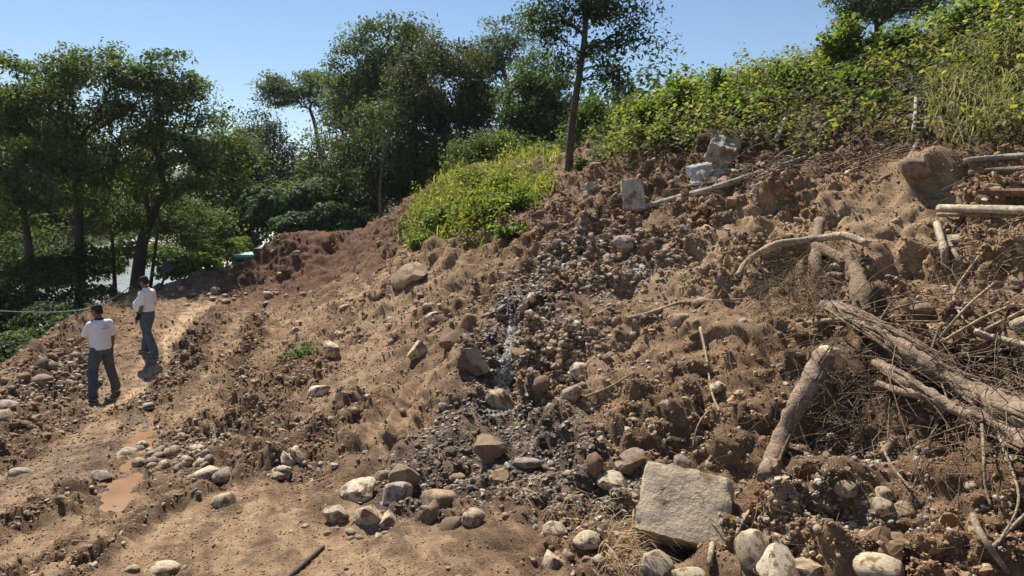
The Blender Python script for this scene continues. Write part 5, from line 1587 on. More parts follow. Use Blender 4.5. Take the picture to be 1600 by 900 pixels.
# ------------------------------------------------------------------ concrete rubble
def slab_mesh(name, dims, seed, cuts=13, rough=0.03, chip=0.12):
    bm = bmesh.new()
    bmesh.ops.create_cube(bm, size=1)
    bmesh.ops.subdivide_edges(bm, edges=bm.edges[:], cuts=cuts, use_grid_fill=True)
    rs = np.random.RandomState(seed); o = rs.uniform(0, 40)
    co = np.array([v.co[:] for v in bm.verts])
    q = co * np.array(dims)
    # chipped corners
    e = np.sort(np.abs(co), axis=1)
    edge = np.clip((e[:, 1] - 0.36) / 0.14, 0, 1) * np.clip((e[:, 2] - 0.36) / 0.14, 0, 1)
    n1 = fbm(q[:, 0] * 5 + o, q[:, 1] * 5, q[:, 2] * 5, 3)
    q = q * (1 - chip * edge * np.clip(0.4 + n1, 0, 1.4))[:, None]
    q += np.stack([fbm(q[:, 0] * 7 + o + k * 9, q[:, 1] * 7, q[:, 2] * 7, 3) for k in range(3)], 1) * rough
    for v, c in zip(bm.verts, q): v.co = c
    me = bpy.data.meshes.new(name); bm.to_mesh(me); bm.free()
    for p_ in me.polygons: p_.use_smooth = True
    me.set_sharp_from_angle(angle=math.radians(32))
    return me
def concrete(name, label, px, py, dpx, rot, colr, lift=0.0, seed=1, chip=0.12, rough=0.03, cat='concrete'):
    loc, n, d = hit(px, py)
    f = d / FPX
    me = slab_mesh(name, [x * f for x in dpx], seed, chip=chip, rough=rough * d / 6)
    o = link(name, me, M['concrete'], loc=loc - Vector(ray(px, py)).normalized() * lift)
    o.rotation_euler = [math.radians(x) for x in rot]
    o.color = (*colr, 1)
    return tag(o, label, cat)
concrete('concrete_block', 'big tilted concrete block half sunk at the foot of the slide', 1068, 806, (124, 104, 116), (46, 6, -18), (0.44, 0.35, 0.24), 0.02, 1, 0.09, 0.018)
concrete('concrete_slab', 'pale upright concrete panel at the left foot of the bank', 989, 304, (32, 8, 46), (-14, -4, -6), (0.45, 0.40, 0.31), 0.25, 2, 0.15, 0.015)
concrete('concrete_slab', 'weathered grey slab leaning behind the pale upright panel', 936, 250, (24, 8, 62), (-20, 18, -20), (0.27, 0.25, 0.23), 0.3, 3, 0.25, 0.02)
concrete('concrete_slab', 'whitish sloping slab of concrete in the bank under the block', 1112, 274, (62, 10, 46), (-38, -12, 0), (0.52, 0.49, 0.42), 0.30, 4, 0.3, 0.02)
concrete('concrete_block', 'broken concrete block with a socket jutting from the bank', 1130, 234, (36, 40, 26), (28, 22, -24), (0.36, 0.32, 0.26), 0.42, 5, 0.12, 0.02)
bk = bpy.context.scene.collection.objects[-1]
l5, _, d5 = hit(1130, 234)
sk = link('socket', rock_mesh(555, 0.6, 2, name='socket'), M['concrete'], bk)
sk.location = (0, 0, 13 * d5 / FPX); sk.scale = [9 * d5 / FPX] * 3; sk.color = (0.10, 0.08, 0.06, 1)  # solid lump, coloured dark for the shaded inside of a hole
concrete('concrete_chunk', 'small pale concrete chunk at the far left of the bank foot', 925, 300, (26, 14, 22), (-15, 10, 20), (0.46, 0.41, 0.32), 0.15, 6, 0.3, 0.02)

# ------------------------------------------------------------------ water
def mat_puddle():
    m, nt, b = newmat('muddy_water')
    n1 = noise_node(nt, 3.0, 3, 0.5)
    rgb = nd(nt, 'ShaderNodeRGB'); rgb.outputs[0].default_value = (0.27, 0.16, 0.085, 1)
    nt.links.new(mulcol(nt, rgb.outputs[0], n1.outputs['Fac'], 0.85, 1.15), b.inputs['Base Color'])
    b.inputs['Roughness'].default_value = 0.06
    b.inputs['IOR'].default_value = 1.33
    n2 = noise_node(nt, 14, 2, 0.5)
    bump(nt, b, n2.outputs['Fac'], 0.05, 0.01)
    return m
M['puddle'] = mat_puddle()
for k, (c, rx, ry, zw) in enumerate(PUDDLES):
    th = np.linspace(0, 2 * math.pi, 48, endpoint=False)
    n = 1.28 + 0.0 * th
    x = c[0] + 0.93 * rx * n * np.cos(th) - 0.37 * ry * n * np.sin(th)
    y = c[1] + 0.37 * rx * n * np.cos(th) + 0.93 * ry * n * np.sin(th)
    Vv = np.concatenate([[[c[0], c[1], zw]], np.stack([x, y, 0 * x + zw], 1)])
    i = np.arange(48)
    Ff = np.stack([0 * i, i + 1, (i + 1) % 48 + 1], 1)
    tag(link('puddle', mesh_np('puddle', Vv, Ff), M['puddle']), 'orange brown muddy puddle on the track', None, None, 'structure')
def mat_trickle():
    m, nt, b = newmat('running_water')
    b.inputs['Base Color'].default_value = (0.46, 0.45, 0.42, 1)  # pale base colour paints the sparkle of sun into the water
    b.inputs['Roughness'].default_value = 0.2
    n2 = noise_node(nt, 45, 4, 0.7)
    bump(nt, b, n2.outputs['Fac'], 1.0, 0.03)
    tp = nd(nt, 'ShaderNodeBsdfTransparent')
    mx = nd(nt, 'ShaderNodeMixShader')
    n3 = noise_node(nt, 30, 4, 0.7)
    mr = nd(nt, 'ShaderNodeMapRange')
    mr.inputs['From Min'].default_value = 0.40; mr.inputs['From Max'].default_value = 0.55
    mr.inputs['To Min'].default_value = 0.06; mr.inputs['To Max'].default_value = 0.75
    nt.links.new(n3.outputs['Fac'], mr.inputs['Value'])
    nt.links.new(mr.outputs[0], mx.inputs[0])
    nt.links.new(tp.outputs[0], mx.inputs[1]); nt.links.new(b.outputs[0], mx.inputs[2])
    nt.links.new(mx.outputs[0], nt.nodes['Material Output'].inputs['Surface'])
    return m
M['trickle'] = mat_trickle()
sp = smooth_path([tuple(at(a, b, 0.07)) for a, b in [(803,490),(800,515),(797,545),(790,580),(782,615),(774,650)]], 60)
rs = np.random.RandomState(5)
rows = []
for k, c in enumerate(sp):
    w = (0.05 + 0.07 * (k / 60)) * (1 + 0.5 * math.sin(k * 0.7) * rs.rand())
    for j in range(7):
        q = c + np.array([(j - 3) / 3 * w, 0, 0])
        rows.append(q + rs.normal(size=3) * 0.008)
i = np.arange(60 * 7).reshape(60, 7)
tag(link('trickle', mesh_np('trickle', np.array(rows), np.stack([i[:-1, :-1], i[:-1, 1:], i[1:, 1:], i[1:, :-1]], -1).reshape(-1, 4), smooth=True), M['trickle']), 'thin trickle of water running down the slide', None, None, 'structure')
M['river'] = mat_plain('river_water', (0.30, 0.31, 0.29), 0.12, 0.5, 0.8, 0.8, 1.2, 0.35, 0.2)
yy = np.linspace(-10, 400, 30)
Vv = np.concatenate([np.stack([river_x(yy) - 7.5 + np.sin(yy * .1), yy, 0 * yy + CAMZ - 8.75], 1), np.stack([river_x(yy) + 6.5 + np.sin(yy * .13), yy, 0 * yy + CAMZ - 8.75], 1)])
i = np.arange(29)
tag(link('river', mesh_np('river', Vv, np.stack([i, i + 30, i + 31, i + 1], 1)), M['river']), 'bright river glimpsed through the left trees', None, None, 'structure')

# ------------------------------------------------------------------ rope, round sign, teal vehicle
def simple(name, label, cat, polys, mat, sides=6, group=None):
    Vt, Ft = tubes(polys, sides, cap=False)
    b0 = Vt.mean(axis=0)
    return tag(link(name, mesh_np(name, Vt - b0, Ft, smooth=True), mat, loc=Vector(b0)), label, cat, group)
M['rope'] = mat_plain('rope', (0.33, 0.42, 0.34), 0.7, 0.3, 60, 0.7, 1.3)
rp = smooth_path([P(-40,484,16.5), P(60,488,17.5), P(110,486,18.2), P(140,481,19), P(178,465,20.5), P(205,447,22)], 40)
simple('rope', 'thin pale rope strung along the bank at the left edge', 'rope', [(rp, np.full(40, 0.012))], M['rope'])
M['sign'] = mat_plain('sign_back', (0.045, 0.045, 0.05), 0.6, 0.3, 6, 0.8, 1.3)
M['post'] = mat_plain('sign_post', (0.05, 0.045, 0.04), 0.7, 0.3, 9)
sb = P(245, 456, 21.6); dc = P(262, 419, 21.6)
sr = tag(empty('round_sign', Vector(sb)), 'dark round sign on a leaning post behind the far man', 'sign')
Vt, Ft = tubes([(np.array([sb - np.array([0.05, 0, 0.25]), sb * 0.4 + dc * 0.6 - np.array([0, 0, 0.08]), dc + np.array([0, 0.03, -0.1])]), np.array([0.045, 0.04, 0.035]))], 8)
link('post', mesh_np('post', Vt - sb, Ft, smooth=True), M['post'], sr)
bm = bmesh.new()
bmesh.ops.create_cone(bm, cap_ends=True, segments=32, radius1=0.172, radius2=0.172, depth=0.03)
bmesh.ops.bevel(bm, geom=[e for e in bm.edges], offset=0.006, segments=1, affect='EDGES')
me = bpy.data.meshes.new('disc'); bm.to_mesh(me); bm.free()
dk = link('disc', me, M['sign'], sr, Vector(dc - sb)); dk.rotation_euler = (math.radians(48), 0, math.radians(8))
Vt, Ft = tubes([(np.array([[0.165 * math.cos(t), 0.165 * math.sin(t), 0.018] for t in np.linspace(0, 2 * math.pi, 33)]), np.full(33, 0.012))], 6, cap=False)
link('rim', mesh_np('rim', Vt, Ft, smooth=True), M['post'], dk)

M['teal'] = mat_plain('teal_paint', (0.03, 0.20, 0.19), 0.45, 0.4, 5, 0.75, 1.2)
M['teal_pale'] = mat_plain('teal_rail', (0.30, 0.48, 0.45), 0.5, 0.4, 5)
M['glass'] = mat_plain('dark_glass', (0.02, 0.03, 0.035), 0.1, 0.5)
M['tyre'] = mat_plain('tyre', (0.025, 0.025, 0.025), 0.8, 0.3)
M['maroon'] = mat_plain('maroon_paint', (0.10, 0.035, 0.045), 0.5, 0.4, 5)
vb = P(366, 430, 28.0); vt = P(366, 397, 28.0)
gz = drop(float(vb[0]) + 1.2, 29.3)[0].z
hh = float(vt[2]) - gz
tv = tag(empty('utility_vehicle', Vector((vb[0], 28.0, gz))), 'teal green vehicle mostly hidden behind the red mound', 'vehicle')
def vbox(name, x0, x1, y0, y1, z0, z1, mat, parent=tv, bev=0.03):
    bm = bmesh.new()
    bmesh.ops.create_cube(bm, size=1)
    bmesh.ops.scale(bm, vec=(x1 - x0, y1 - y0, z1 - z0), verts=bm.verts)
    bmesh.ops.bevel(bm, geom=bm.edges[:], offset=bev, segments=2, affect='EDGES')
    me = bpy.data.meshes.new(name); bm.to_mesh(me); bm.free()
    return link(name, me, mat, parent, Vector(((x0 + x1) / 2, (y0 + y1) / 2, (z0 + z1) / 2)))
bd = vbox('body', 0, 2.6, 0, 1.5, 0.22, hh - 0.12, M['teal'])
vbox('top_rail', -0.02, 2.62, -0.02, 1.52, hh - 0.118, hh - 0.02, M['teal_pale'], bev=0.02)
vbox('window', 0.12, 1.2, -0.012, 0.03, hh - 0.36, hh - 0.2, M['glass'], bev=0.008)
vbox('seam', 0.02, 2.58, -0.015, 0.02, hh - 0.50, hh - 0.47, M['teal_pale'], bev=0.004)
vbox('cab_roof', 0.75, 2.3, 0.1, 1.4, hh - 0.018, hh + 0.22, M['maroon'])
for x in (0.5, 2.1):
    for y in (0.02, 1.36):
        bm = bmesh.new(); bmesh.ops.create_cone(bm, cap_ends=True, segments=20, radius1=0.3, radius2=0.3, depth=0.2)
        bmesh.ops.bevel(bm, geom=bm.edges[:], offset=0.02, segments=1, affect='EDGES')
        me = bpy.data.meshes.new('wheel'); bm.to_mesh(me); bm.free()
        w = link('wheel', me, M['tyre'], tv, Vector((x, y, 0.28))); w.rotation_euler = (math.pi / 2, 0, 0)
# ------------------------------------------------------------------ the two men
M['skin'] = mat_plain('skin', (0.19, 0.095, 0.058), 0.55, 0.4, 8, 0.9, 1.1)
M['shirt'] = mat_plain('white_cotton', (0.80, 0.80, 0.82), 0.9, 0.2, 7, 0.93, 1.05, 0.5, 0.03)
M['jeans'] = mat_plain('blue_jeans', (0.085, 0.115, 0.155), 0.9, 0.2, 9, 0.75, 1.25, 0.5, 0.03)
M['jeans_grey'] = mat_plain('grey_jeans', (0.085, 0.098, 0.115), 0.9, 0.2, 9, 0.75, 1.25, 0.5, 0.03)
M['black'] = mat_plain('black_cloth', (0.022, 0.022, 0.026), 0.85, 0.25, 9, 0.8, 1.2)
M['navy'] = mat_plain('navy_cloth', (0.02, 0.022, 0.04), 0.85, 0.25)
M['cap_grey'] = mat_plain('cap_grey', (0.16, 0.16, 0.15), 0.85, 0.25, 12, 0.8, 1.2)
M['shoe'] = mat_plain('shoe', (0.05, 0.055, 0.055), 0.7, 0.3, 12, 0.8, 1.2)
M['sole'] = mat_plain('sole', (0.42, 0.40, 0.36), 0.8, 0.3)
M['hair'] = mat_plain('hair', (0.012, 0.011, 0.010), 0.6, 0.3, 30, 0.7, 1.4)
M['print'] = mat_plain('shirt_print', (0.28, 0.16, 0.36), 0.9, 0.2)
M['stripe'] = mat_plain('stripe', (0.10, 0.11, 0.16), 0.9, 0.2)

def shell(bm, rings, seg=14):
    """closed loft: rings = list of (centre, u-vector, v-vector)"""
    prev = None; first = None
    for c, u, v in rings:
        r = [bm.verts.new(Vector(c) + Vector(u) * math.cos(t) + Vector(v) * math.sin(t)) for t in [2 * math.pi * k / seg for k in range(seg)]]
        if prev:
            for k in range(seg):
                bm.faces.new((prev[k], prev[(k + 1) % seg], r[(k + 1) % seg], r[k]))
        else:
            first = (c, r)
        prev = r; last = c
    c0 = bm.verts.new(first[0])
    for k in range(seg): bm.faces.new((c0, first[1][(k + 1) % seg], first[1][k]))
    c1 = bm.verts.new(last)
    for k in range(seg): bm.faces.new((c1, prev[k], prev[(k + 1) % seg]))

def limb(bm, pts, rad, seg=12, sub=4):
    Q = smooth_path([tuple(p) for p in pts], (len(pts) - 1) * sub + 1)
    R = np.interp(np.linspace(0, 1, len(Q)), np.linspace(0, 1, len(rad)), rad)
    tg = unit(np.gradient(Q, axis=0))
    ref = np.array([0, 1.0, 0.05])
    if abs(tg[0] @ ref) > 0.9: ref = np.array([1.0, 0, 0])
    u = unit(np.cross(tg, ref[None] + 0 * tg)); w = np.cross(tg, u)
    rings = [(Q[0] - tg[0] * R[0] * 0.6, u[0] * R[0] * 0.5, w[0] * R[0] * 0.5)]
    rings += [(Q[k], u[k] * R[k], w[k] * R[k]) for k in range(len(Q))]
    rings += [(Q[-1] + tg[-1] * R[-1] * 0.6, u[-1] * R[-1] * 0.5, w[-1] * R[-1] * 0.5)]
    shell(bm, rings, seg)

def stack(bm, rows):
    """horizontal ellipses: (x, y, z, rx, ry)"""
    shell(bm, [((x, y, z), (rx, 0, 0), (0, ry, 0)) for x, y, z, rx, ry in rows], 20)

def fuse(name, bm, mat, parent, voxel=0.011, smooth=4):
    bmesh.ops.recalc_face_normals(bm, faces=bm.faces[:])
    me = bpy.data.meshes.new(name); bm.to_mesh(me); bm.free()
    o = link(name, me, mat, parent)
    if voxel:
        r = o.modifiers.new('remesh', 'REMESH'); r.mode = 'VOXEL'; r.voxel_size = voxel; r.use_smooth_shade = True
        s = o.modifiers.new('smooth', 'SMOOTH'); s.iterations = smooth; s.factor = 0.5
    else:
        for p in me.polygons: p.use_smooth = True
    return o

def hand(bm, wrist, dirn, palm_n, thumb_side, curl=0.5):
    d = unit(np.array(dirn)); n = unit(np.array(palm_n)); s = unit(np.cross(d, n)) * thumb_side
    w = np.array(wrist)
    limb(bm, [w, w + d * 0.045, w + d * 0.09], [0.026, 0.034, 0.034], 10, 3)
    for k, (off, L) in enumerate([(0.027, 0.072), (0.009, 0.082), (-0.009, 0.076), (-0.026, 0.058)]):
        b = w + d * 0.09 + s * off
        p1 = b + d * L * 0.42 + n * L * 0.10 * curl
        p2 = p1 + unit(d + n * 0.9 * curl) * L * 0.33
        p3 = p2 + unit(d + n * 1.8 * curl) * L * 0.28
        limb(bm, [b - d * 0.02, b, p1, p2, p3], [0.0095, 0.0095, 0.009, 0.0085, 0.007], 8, 2)
    tb = w + d * 0.035 + s * 0.026
    limb(bm, [tb, tb + unit(d * 0.6 + s * 0.8 + n * 0.2) * 0.035, tb + unit(d * 0.9 + s * 0.6 + n * 0.4) * 0.07], [0.013, 0.011, 0.008], 8, 2)

def head_parts(root, bm, c, yaw, nod, hair=True, brim_mat=None, cap_mat=None):
    """head added to the body mesh; cap, hair, eyes as children. c = base of the skull"""
    R = Matrix.Rotation(yaw, 3, 'Z') @ Matrix.Rotation(nod, 3, 'X')
    c = Vector(c)
    def T(p): return c + R @ Vector(p)
    rows = [(0, 0.045, -0.055, 0.026, 0.030), (0, 0.040, -0.035, 0.046, 0.055), (0, 0.030, 0.0, 0.060, 0.075), (0, 0.022, 0.04, 0.068, 0.086),
            (0, 0.012, 0.08, 0.073, 0.094), (0, 0.006, 0.12, 0.074, 0.097), (0, 0.002, 0.155, 0.066, 0.088), (0, 0.0, 0.178, 0.046, 0.062), (0, 0, 0.19, 0.018, 0.024)]
    shell(bm, [(T((x, y, z)), R @ Vector((rx, 0, 0)), R @ Vector((0, ry, 0))) for x, y, z, rx, ry in rows], 18)
    limb(bm, [T((0, 0.098, 0.085)), T((0, 0.112, 0.062)), T((0, 0.118, 0.045))], [0.009, 0.013, 0.016], 8, 2)         # nose
    limb(bm, [T((-0.035, 0.09, 0.095)), T((0, 0.103, 0.098)), T((0.035, 0.09, 0.095))], [0.009, 0.011, 0.009], 8, 2)    # brow
    limb(bm, [T((-0.02, 0.098, 0.012)), T((0, 0.106, 0.012)), T((0.02, 0.098, 0.012))], [0.007, 0.009, 0.007], 8, 2)    # lips
    for sx in (-1, 1):
        limb(bm, [T((sx * 0.074, 0.0, 0.045)), T((sx * 0.083, -0.008, 0.07)), T((sx * 0.078, 0.0, 0.092))], [0.010, 0.014, 0.012], 8, 2)   # ears
    return T, R

def cap_obj(root, T, R, crown_mat, brim_mat, tilt=0.0):
    bm = bmesh.new()
    shell(bm, [(T((0, y, z)), R @ Vector((rx, 0, 0)), R @ Vector((0, ry, 0))) for y, z, rx, ry in
               [(0.004, 0.102, 0.078, 0.101), (0.004, 0.115, 0.083, 0.106), (0.002, 0.145, 0.081, 0.103), (-0.002, 0.175, 0.070, 0.090), (-0.004, 0.196, 0.046, 0.062), (-0.004, 0.204, 0.012, 0.016)]], 22)
    cp = fuse('cap', bm, crown_mat, root, None)
    bm = bmesh.new()
    top, bot = [], []
    n = 13
    for k in range(n):
        a = math.radians(-78 + 156 * k / (n - 1))
        for (rad_x, rad_y, z, lst) in ((0.083, 0.104, 0.117, top),):
            i0 = T((math.sin(a) * 0.080, 0.004 + math.cos(a) * 0.102, 0.116))
            ext = 0.075 * math.cos(a * 0.95) ** 0.6 if abs(a) < 1.6 else 0
            o0 = T((math.sin(a) * 0.080 * 1.03, 0.004 + math.cos(a) * 0.102 + ext, 0.116 - 0.012 - 0.018 * abs(math.sin(a))))
            top.append((i0, o0))
    tv_ = [(bm.verts.new(a), bm.verts.new(b)) for a, b in top]
    bv_ = [(bm.verts.new(a - R @ Vector((0, 0, 0.006))), bm.verts.new(b - R @ Vector((0, 0, 0.006)))) for a, b in top]
    for k in range(n - 1):
        bm.faces.new((tv_[k][0], tv_[k][1], tv_[k + 1][1], tv_[k + 1][0]))
        bm.faces.new((bv_[k][0], bv_[k + 1][0], bv_[k + 1][1], bv_[k][1]))
        bm.faces.new((tv_[k][1], bv_[k][1], bv_[k + 1][1], tv_[k + 1][1]))
    fuse('brim', bm, brim_mat, cp, None)
    bm = bmesh.new()
    bmesh.ops.create_icosphere(bm, subdivisions=1, radius=0.009)
    bt = link('button', None if False else bpy.data.meshes.new('button'), None, cp)
    bm.to_mesh(bt.data); bm.free(); bt.data.materials.append(crown_mat); bt.location = T((0, -0.004, 0.205))
    return cp

def hair_obj(root, T, R):
    bm = bmesh.new()
    shell(bm, [(T((0, y, z)), R @ Vector((rx, 0, 0)), R @ Vector((0, ry, 0))) for y, z, rx, ry in
               [(-0.045, 0.012, 0.045, 0.038), (-0.034, 0.04, 0.066, 0.058), (-0.022, 0.075, 0.0765, 0.078), (-0.012, 0.11, 0.0775, 0.09)]], 18)
    return fuse('hair', bm, M['hair'], root, None)

def eyes_obj(root, T, R):
    for sx in (-1, 1):
        me = bpy.data.meshes.new('eye'); bm = bmesh.new(); bmesh.ops.create_icosphere(bm, subdivisions=2, radius=0.0115); bm.to_mesh(me); bm.free()
        e_ = link('eye', me, M['hair'], root, T((sx * 0.030, 0.094, 0.078)))

def shoe_obj(root, ankle, toe_dir):
    a = Vector(ankle); d = Vector((toe_dir[0], toe_dir[1], 0)).normalized(); s = Vector((-d.y, d.x, 0))
    def ringat(t, zc, hw, hh_): return (a + d * t + Vector((0, 0, zc)), s * hw, Vector((0, 0, hh_)))
    bm = bmesh.new()
    shell(bm, [ringat(-0.085, -0.045, 0.026, 0.030), ringat(-0.07, -0.035, 0.036, 0.042), ringat(-0.02, -0.025, 0.041, 0.052), ringat(0.04, -0.038, 0.044, 0.042), ringat(0.11, -0.050, 0.049, 0.030), ringat(0.165, -0.055, 0.042, 0.024), ringat(0.19, -0.06, 0.022, 0.014)], 14)
    sh = fuse('shoe', bm, M['shoe'], root, None)
    bm = bmesh.new()
    shell(bm, [ringat(-0.095, -0.078, 0.024, 0.010), ringat(-0.08, -0.078, 0.040, 0.012), ringat(0.0, -0.080, 0.046, 0.012), ringat(0.11, -0.080, 0.053, 0.012), ringat(0.175, -0.078, 0.044, 0.011), ringat(0.2, -0.076, 0.02, 0.008)], 14)
    fuse('sole', bm, M['sole'], sh, None)
    return sh

def man(px, py, feet_px, rz, label, scale, belly, arms, head, lean, jeans, shirt_tail, seed, extra=None, knees=None):
    F_ = [at(*p) for p in feet_px]
    base = (F_[0] + F_[1]) / 2
    for f_0 in F_: f_0.z += 0.02
    base.z = min(F_[0].z, F_[1].z)
    root = empty('person', base, rz)
    root.scale = (scale,) * 3
    inv = (Matrix.Translation(base) @ Matrix.Rotation(rz, 4, 'Z') @ Matrix.Scale(scale, 4)).inverted()
    LF = [inv @ f for f in F_]               # left foot, right foot in the man's own frame
    lx, ly = lean
    hipz = 0.90
    mz = (LF[0].z + LF[1].z) * 0.5 + 0.0
    hz_ = hipz + min(LF[0].z, LF[1].z)
    bmB, bmS, bmT = bmesh.new(), bmesh.new(), bmesh.new()
    by = belly
    cx = (LF[0].x + LF[1].x) / 2; cy = (LF[0].y + LF[1].y) / 2
    def tz(z): return z + (hz_ - 0.90)
    def tx(z): return cx + lx * (z - 0.9)
    def ty(z): return cy + ly * (z - 0.9)
    # body under the clothes
    stack(bmB, [(tx(z), ty(z) + yo, tz(z), rx, ry) for z, rx, ry, yo in
        [(0.82, 0.13, 0.10, 0), (0.92, 0.150, 0.115, 0), (1.02, 0.150, 0.12 + by * .5, by * .5), (1.15, 0.148, 0.115 + by * .6, by * .5), (1.28, 0.16, 0.11, 0), (1.38, 0.165, 0.09, -0.01), (1.43, 0.10, 0.065, -0.01)]])
    limb(bmB, [(tx(1.4), ty(1.4), tz(1.39)), (tx(1.47), ty(1.47) + 0.012, tz(1.47)), (tx(1.53), ty(1.53) + 0.02, tz(1.54))], [0.062, 0.056, 0.056], 14)
    # legs
    for k, sx in enumerate((-1, 1)):
        hip = np.array([tx(0.9) + sx * 0.088, ty(0.9), tz(0.89)])
        ank = np.array([LF[k].x, LF[k].y, LF[k].z + 0.092])
        kn = (hip + ank) / 2 + np.array([sx * 0.012, 0.035, 0.015]) + (np.array(knees[k]) if knees else 0)
        mid1 = (hip + kn) / 2 + np.array([0, 0.015, 0]); mid2 = (kn + ank) / 2 + np.array([0, -0.012, 0])
        limb(bmB, [hip, mid1, kn, mid2, ank, ank + np.array([0, 0.04, -0.05])], [0.080, 0.072, 0.052, 0.050, 0.036, 0.034], 12)
        limb(bmT, [hip + np.array([0, 0, 0.05]), hip * 0.6 + mid1 * 0.4, mid1, kn, mid2, ank + np.array([0, 0, 0.06]), ank + np.array([0, -0.004, -0.035])], [0.104, 0.110, 0.106, 0.090, 0.087, 0.083, 0.088], 14)
        shoe_obj(root, ank, (0.12 * sx, 1))
    stack(bmT, [(tx(z), ty(z) + yo, tz(z), rx, ry) for z, rx, ry, yo in [(0.80, 0.125, 0.105, 0), (0.86, 0.168, 0.128, -0.005), (0.93, 0.175, 0.13, -0.005), (1.0, 0.168, 0.12 + by * .35, by * .3), (1.035, 0.164, 0.12 + by * .4, by * .35)]])
    # shirt
    t0 = shirt_tail
    rows = [(t0, 0.182, 0.138 + by * .5, by * .35), (t0 + 0.03, 0.186, 0.142 + by * .6, by * .45), (1.08, 0.184, 0.142 + by * .75, by * .62), (1.16, 0.180, 0.138 + by * .72, by * .62), (1.25, 0.184, 0.130 + by * .35, by * .3), (1.33, 0.192, 0.120, 0.0), (1.39, 0.190, 0.102, -0.012), (1.435, 0.135, 0.080, -0.014), (1.46, 0.085, 0.070, -0.006)]
    stack(bmS, [(tx(z), ty(z) + yo, tz(z), rx, ry) for z, rx, ry, yo in rows if True])
    # arms: (shoulder swing, elbow, wrist) given in the man's frame relative to the shoulder
    wr = []
    for k, sx in enumerate((-1, 1)):
        sh_ = np.array([tx(1.39) + sx * 0.168, ty(1.39) - 0.012, tz(1.385)])
        el = sh_ + np.array(arms[k][0]); wri = el + np.array(arms[k][1])
        limb(bmB, [sh_ - np.array([sx * 0.05, 0, 0]), sh_, (sh_ + el) / 2, el, el * 0.6 + wri * 0.4, wri], [0.05, 0.055, 0.050, 0.042, 0.042, 0.029], 12)
        hd = unit(wri - el)
        pn = np.array([-sx * 1.0, 0.15, 0.0]); pn = unit(pn - hd * (pn @ hd))
        hand(bmB, wri, hd, pn, sx * 1.0, 0.55)
        sl_ = sh_ + (el - sh_) * 0.80
        limb(bmS, [sh_ - np.array([sx * 0.09, 0, 0.005]), sh_ + np.array([0, 0, -0.005]), (sh_ + sl_) / 2, sl_], [0.070, 0.070, 0.067, 0.070], 14)
        wr.append((wri, el, hd))
    T, R = head_parts(root, bmB, (tx(1.55), ty(1.55) + 0.015, tz(1.545)), head[0], head[1])
    body = fuse('body', bmB, M['skin'], root, 0.009, 3)
    fuse('shirt', bmS, M['shirt'], root, 0.013, 3)
    fuse('trousers', bmT, jeans, root, 0.013, 3)
    hair_obj(root, T, R); eyes_obj(root, T, R)
    tag(root, label, 'person', 'men standing on the track')
    return root, T, R, wr, tx, ty, tz, body

# man in front: back towards the camera, looking left
r1_, T, R, wr, tx, ty, tz, bd_ = man(165, 628, [(146,627), (181,612)], math.radians(52), 'person in white shirt with print on the back, standing nearer with arm held out',
    1.0, 0.035, [((-0.08, 0.12, -0.25), (-0.06, 0.21, -0.12)), ((0.05, 0.03, -0.28), (0.01, 0.09, -0.23))], (math.radians(30), math.radians(-10)), (0.02, 0.03), M['jeans_grey'], 0.90, 1, knees=[(0, 0.0, 0), (0, 0.05, 0.0)])
cap_obj(r1_, T, R, M['black'], M['cap_grey'])
bm = bmesh.new()
shell(bm, [((tx(1.46), ty(1.46) - 0.002, tz(z)), (rx, 0, 0), (0, ry, 0)) for z, rx, ry in [(1.445, 0.088, 0.074), (1.47, 0.080, 0.072), (1.49, 0.072, 0.068)]], 20)
fuse('collar', bm, M['navy'], r1_, None)
# two short lines of small purple print high on the back
def strokes(name, parent, rows, mat, surf):
    bm = bmesh.new()
    rs = np.random.RandomState(11)
    for (u0, u1, z, h, slant) in rows:
        u = u0
        while u < u1:
            w = rs.uniform(0.008, 0.016)
            pts = []
            for (a, b) in ((u, z), (u + w, z), (u + w, z + h * rs.uniform(0.6, 1.0)), (u, z + h * rs.uniform(0.6, 1.0))):
                pts.append(bm.verts.new(surf(a, b)))
            bm.faces.new(pts)
            u += w + rs.uniform(0.004, 0.009)
    me = bpy.data.meshes.new(name); bm.to_mesh(me); bm.free()
    return link(name, me, mat, parent)
def back1(u, z):
    k = (z - 1.33) / 0.06
    ry = np.interp(z, [1.25, 1.33, 1.39], [0.142, 0.120, 0.102]); rx = np.interp(z, [1.25, 1.33, 1.39], [0.184, 0.192, 0.190])
    yo = np.interp(z, [1.25, 1.33, 1.39], [0.010, 0.0, -0.012])
    return (tx(z) + u, ty(z) + yo - ry * math.sqrt(max(0, 1 - (u / rx) ** 2)) - 0.004, tz(z))
strokes('print', r1_, [(0.00, 0.10, 1.345, 0.020, 0), (-0.01, 0.12, 1.295, 0.030, 0)], M['print'], back1)

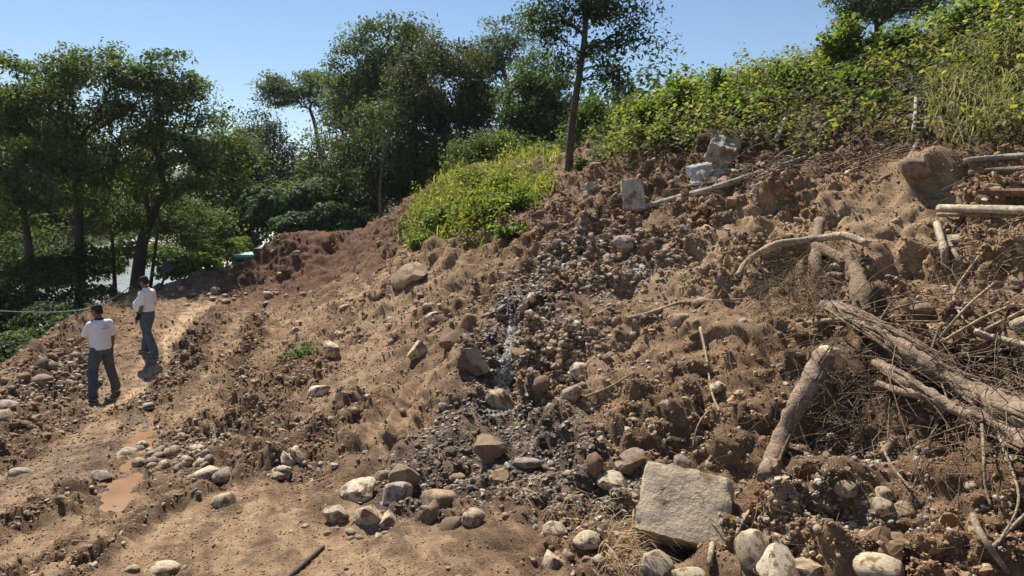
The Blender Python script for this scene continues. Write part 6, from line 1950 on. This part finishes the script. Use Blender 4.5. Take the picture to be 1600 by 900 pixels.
# man behind: side on, facing left, belly over his belt
r2_, T, R, wr, tx, ty, tz, bd_ = man(238, 556, [(241,558), (228,552)], math.radians(80), 'person in white striped shirt and blue jeans, standing farther off, facing left',
    1.0, 0.125, [((-0.05, -0.02, -0.28), (0.00, 0.10, -0.22)), ((0.05, 0.02, -0.28), (0.0, 0.12, -0.22))], (math.radians(4), math.radians(-16)), (0.0, -0.03), M['jeans'], 0.985, 2)
cap_obj(r2_, T, R, M['black'], M['black'])
bm = bmesh.new()
shell(bm, [((tx(1.46), ty(1.46), tz(z)), (rx, 0, 0), (0, ry, 0)) for z, rx, ry in [(1.445, 0.088, 0.074), (1.475, 0.078, 0.072), (1.49, 0.070, 0.066)]], 20)
fuse('collar', bm, M['shirt'], r2_, None)
bm = bmesh.new()
shell(bm, [((tx(z), ty(z) + 0.045, tz(z)), (rx, 0, 0), (0, ry, 0)) for z, rx, ry in [(0.955, 0.174, 0.168), (0.985, 0.176, 0.175), (1.0, 0.172, 0.17)]], 24)
fuse('belt', bm, M['black'], r2_, None)
bm = bmesh.new()
w_, e_, h_ = wr[0]
limb(bm, [w_ - h_ * 0.10, w_ - h_ * 0.02, w_ + h_ * 0.05], [0.043, 0.041, 0.045], 12)
fuse('wristband', bm, M['black'], r2_, None)
for z in (1.215, 1.24, 1.265):
    bm = bmesh.new()
    ring = []
    for k in range(15):
        a = math.radians(20 + 140 * k / 14)
        rx = 0.186 + 0.004; ry = 0.133 + 0.125 * np.interp(z, [1.16, 1.25, 1.33], [0.72, 0.35, 0.0]) + 0.004
        yo = 0.125 * np.interp(z, [1.16, 1.25, 1.33], [0.62, 0.30, 0.0])
        ring.append(((tx(z) + rx * math.cos(a), ty(z) + yo + ry * math.sin(a), tz(z))))
    vs_ = [(bm.verts.new(p), bm.verts.new((p[0], p[1], p[2] + 0.009))) for p in ring]
    for k in range(14): bm.faces.new((vs_[k][0], vs_[k + 1][0], vs_[k + 1][1], vs_[k][1]))
    me = bpy.data.meshes.new('stripe'); bm.to_mesh(me); bm.free()
    link('stripe', me, M['stripe'], r2_)
# ------------------------------------------------------------------ the valley air
hm = bpy.data.materials.new('haze'); hm.use_nodes = True
nt = hm.node_tree
nt.nodes.remove(nt.nodes['Principled BSDF'])
pv = nt.nodes.new('ShaderNodeVolumePrincipled')
pv.inputs['Color'].default_value = (0.88, 0.94, 1.0, 1)
pv.inputs['Density'].default_value = 0.0002
pv.inputs['Anisotropy'].default_value = 0.3
nt.links.new(pv.outputs[0], nt.nodes['Material Output'].inputs['Volume'])
bm = bmesh.new(); bmesh.ops.create_cube(bm, size=1)
me = bpy.data.meshes.new('haze'); bm.to_mesh(me); bm.free()
hz = link('haze', me, hm, loc=Vector((0, 440, 27)))
hz.scale = (1900, 1000, 76)
tag(hz, 'thin blue haze in the valley air', None, None, 'stuff')
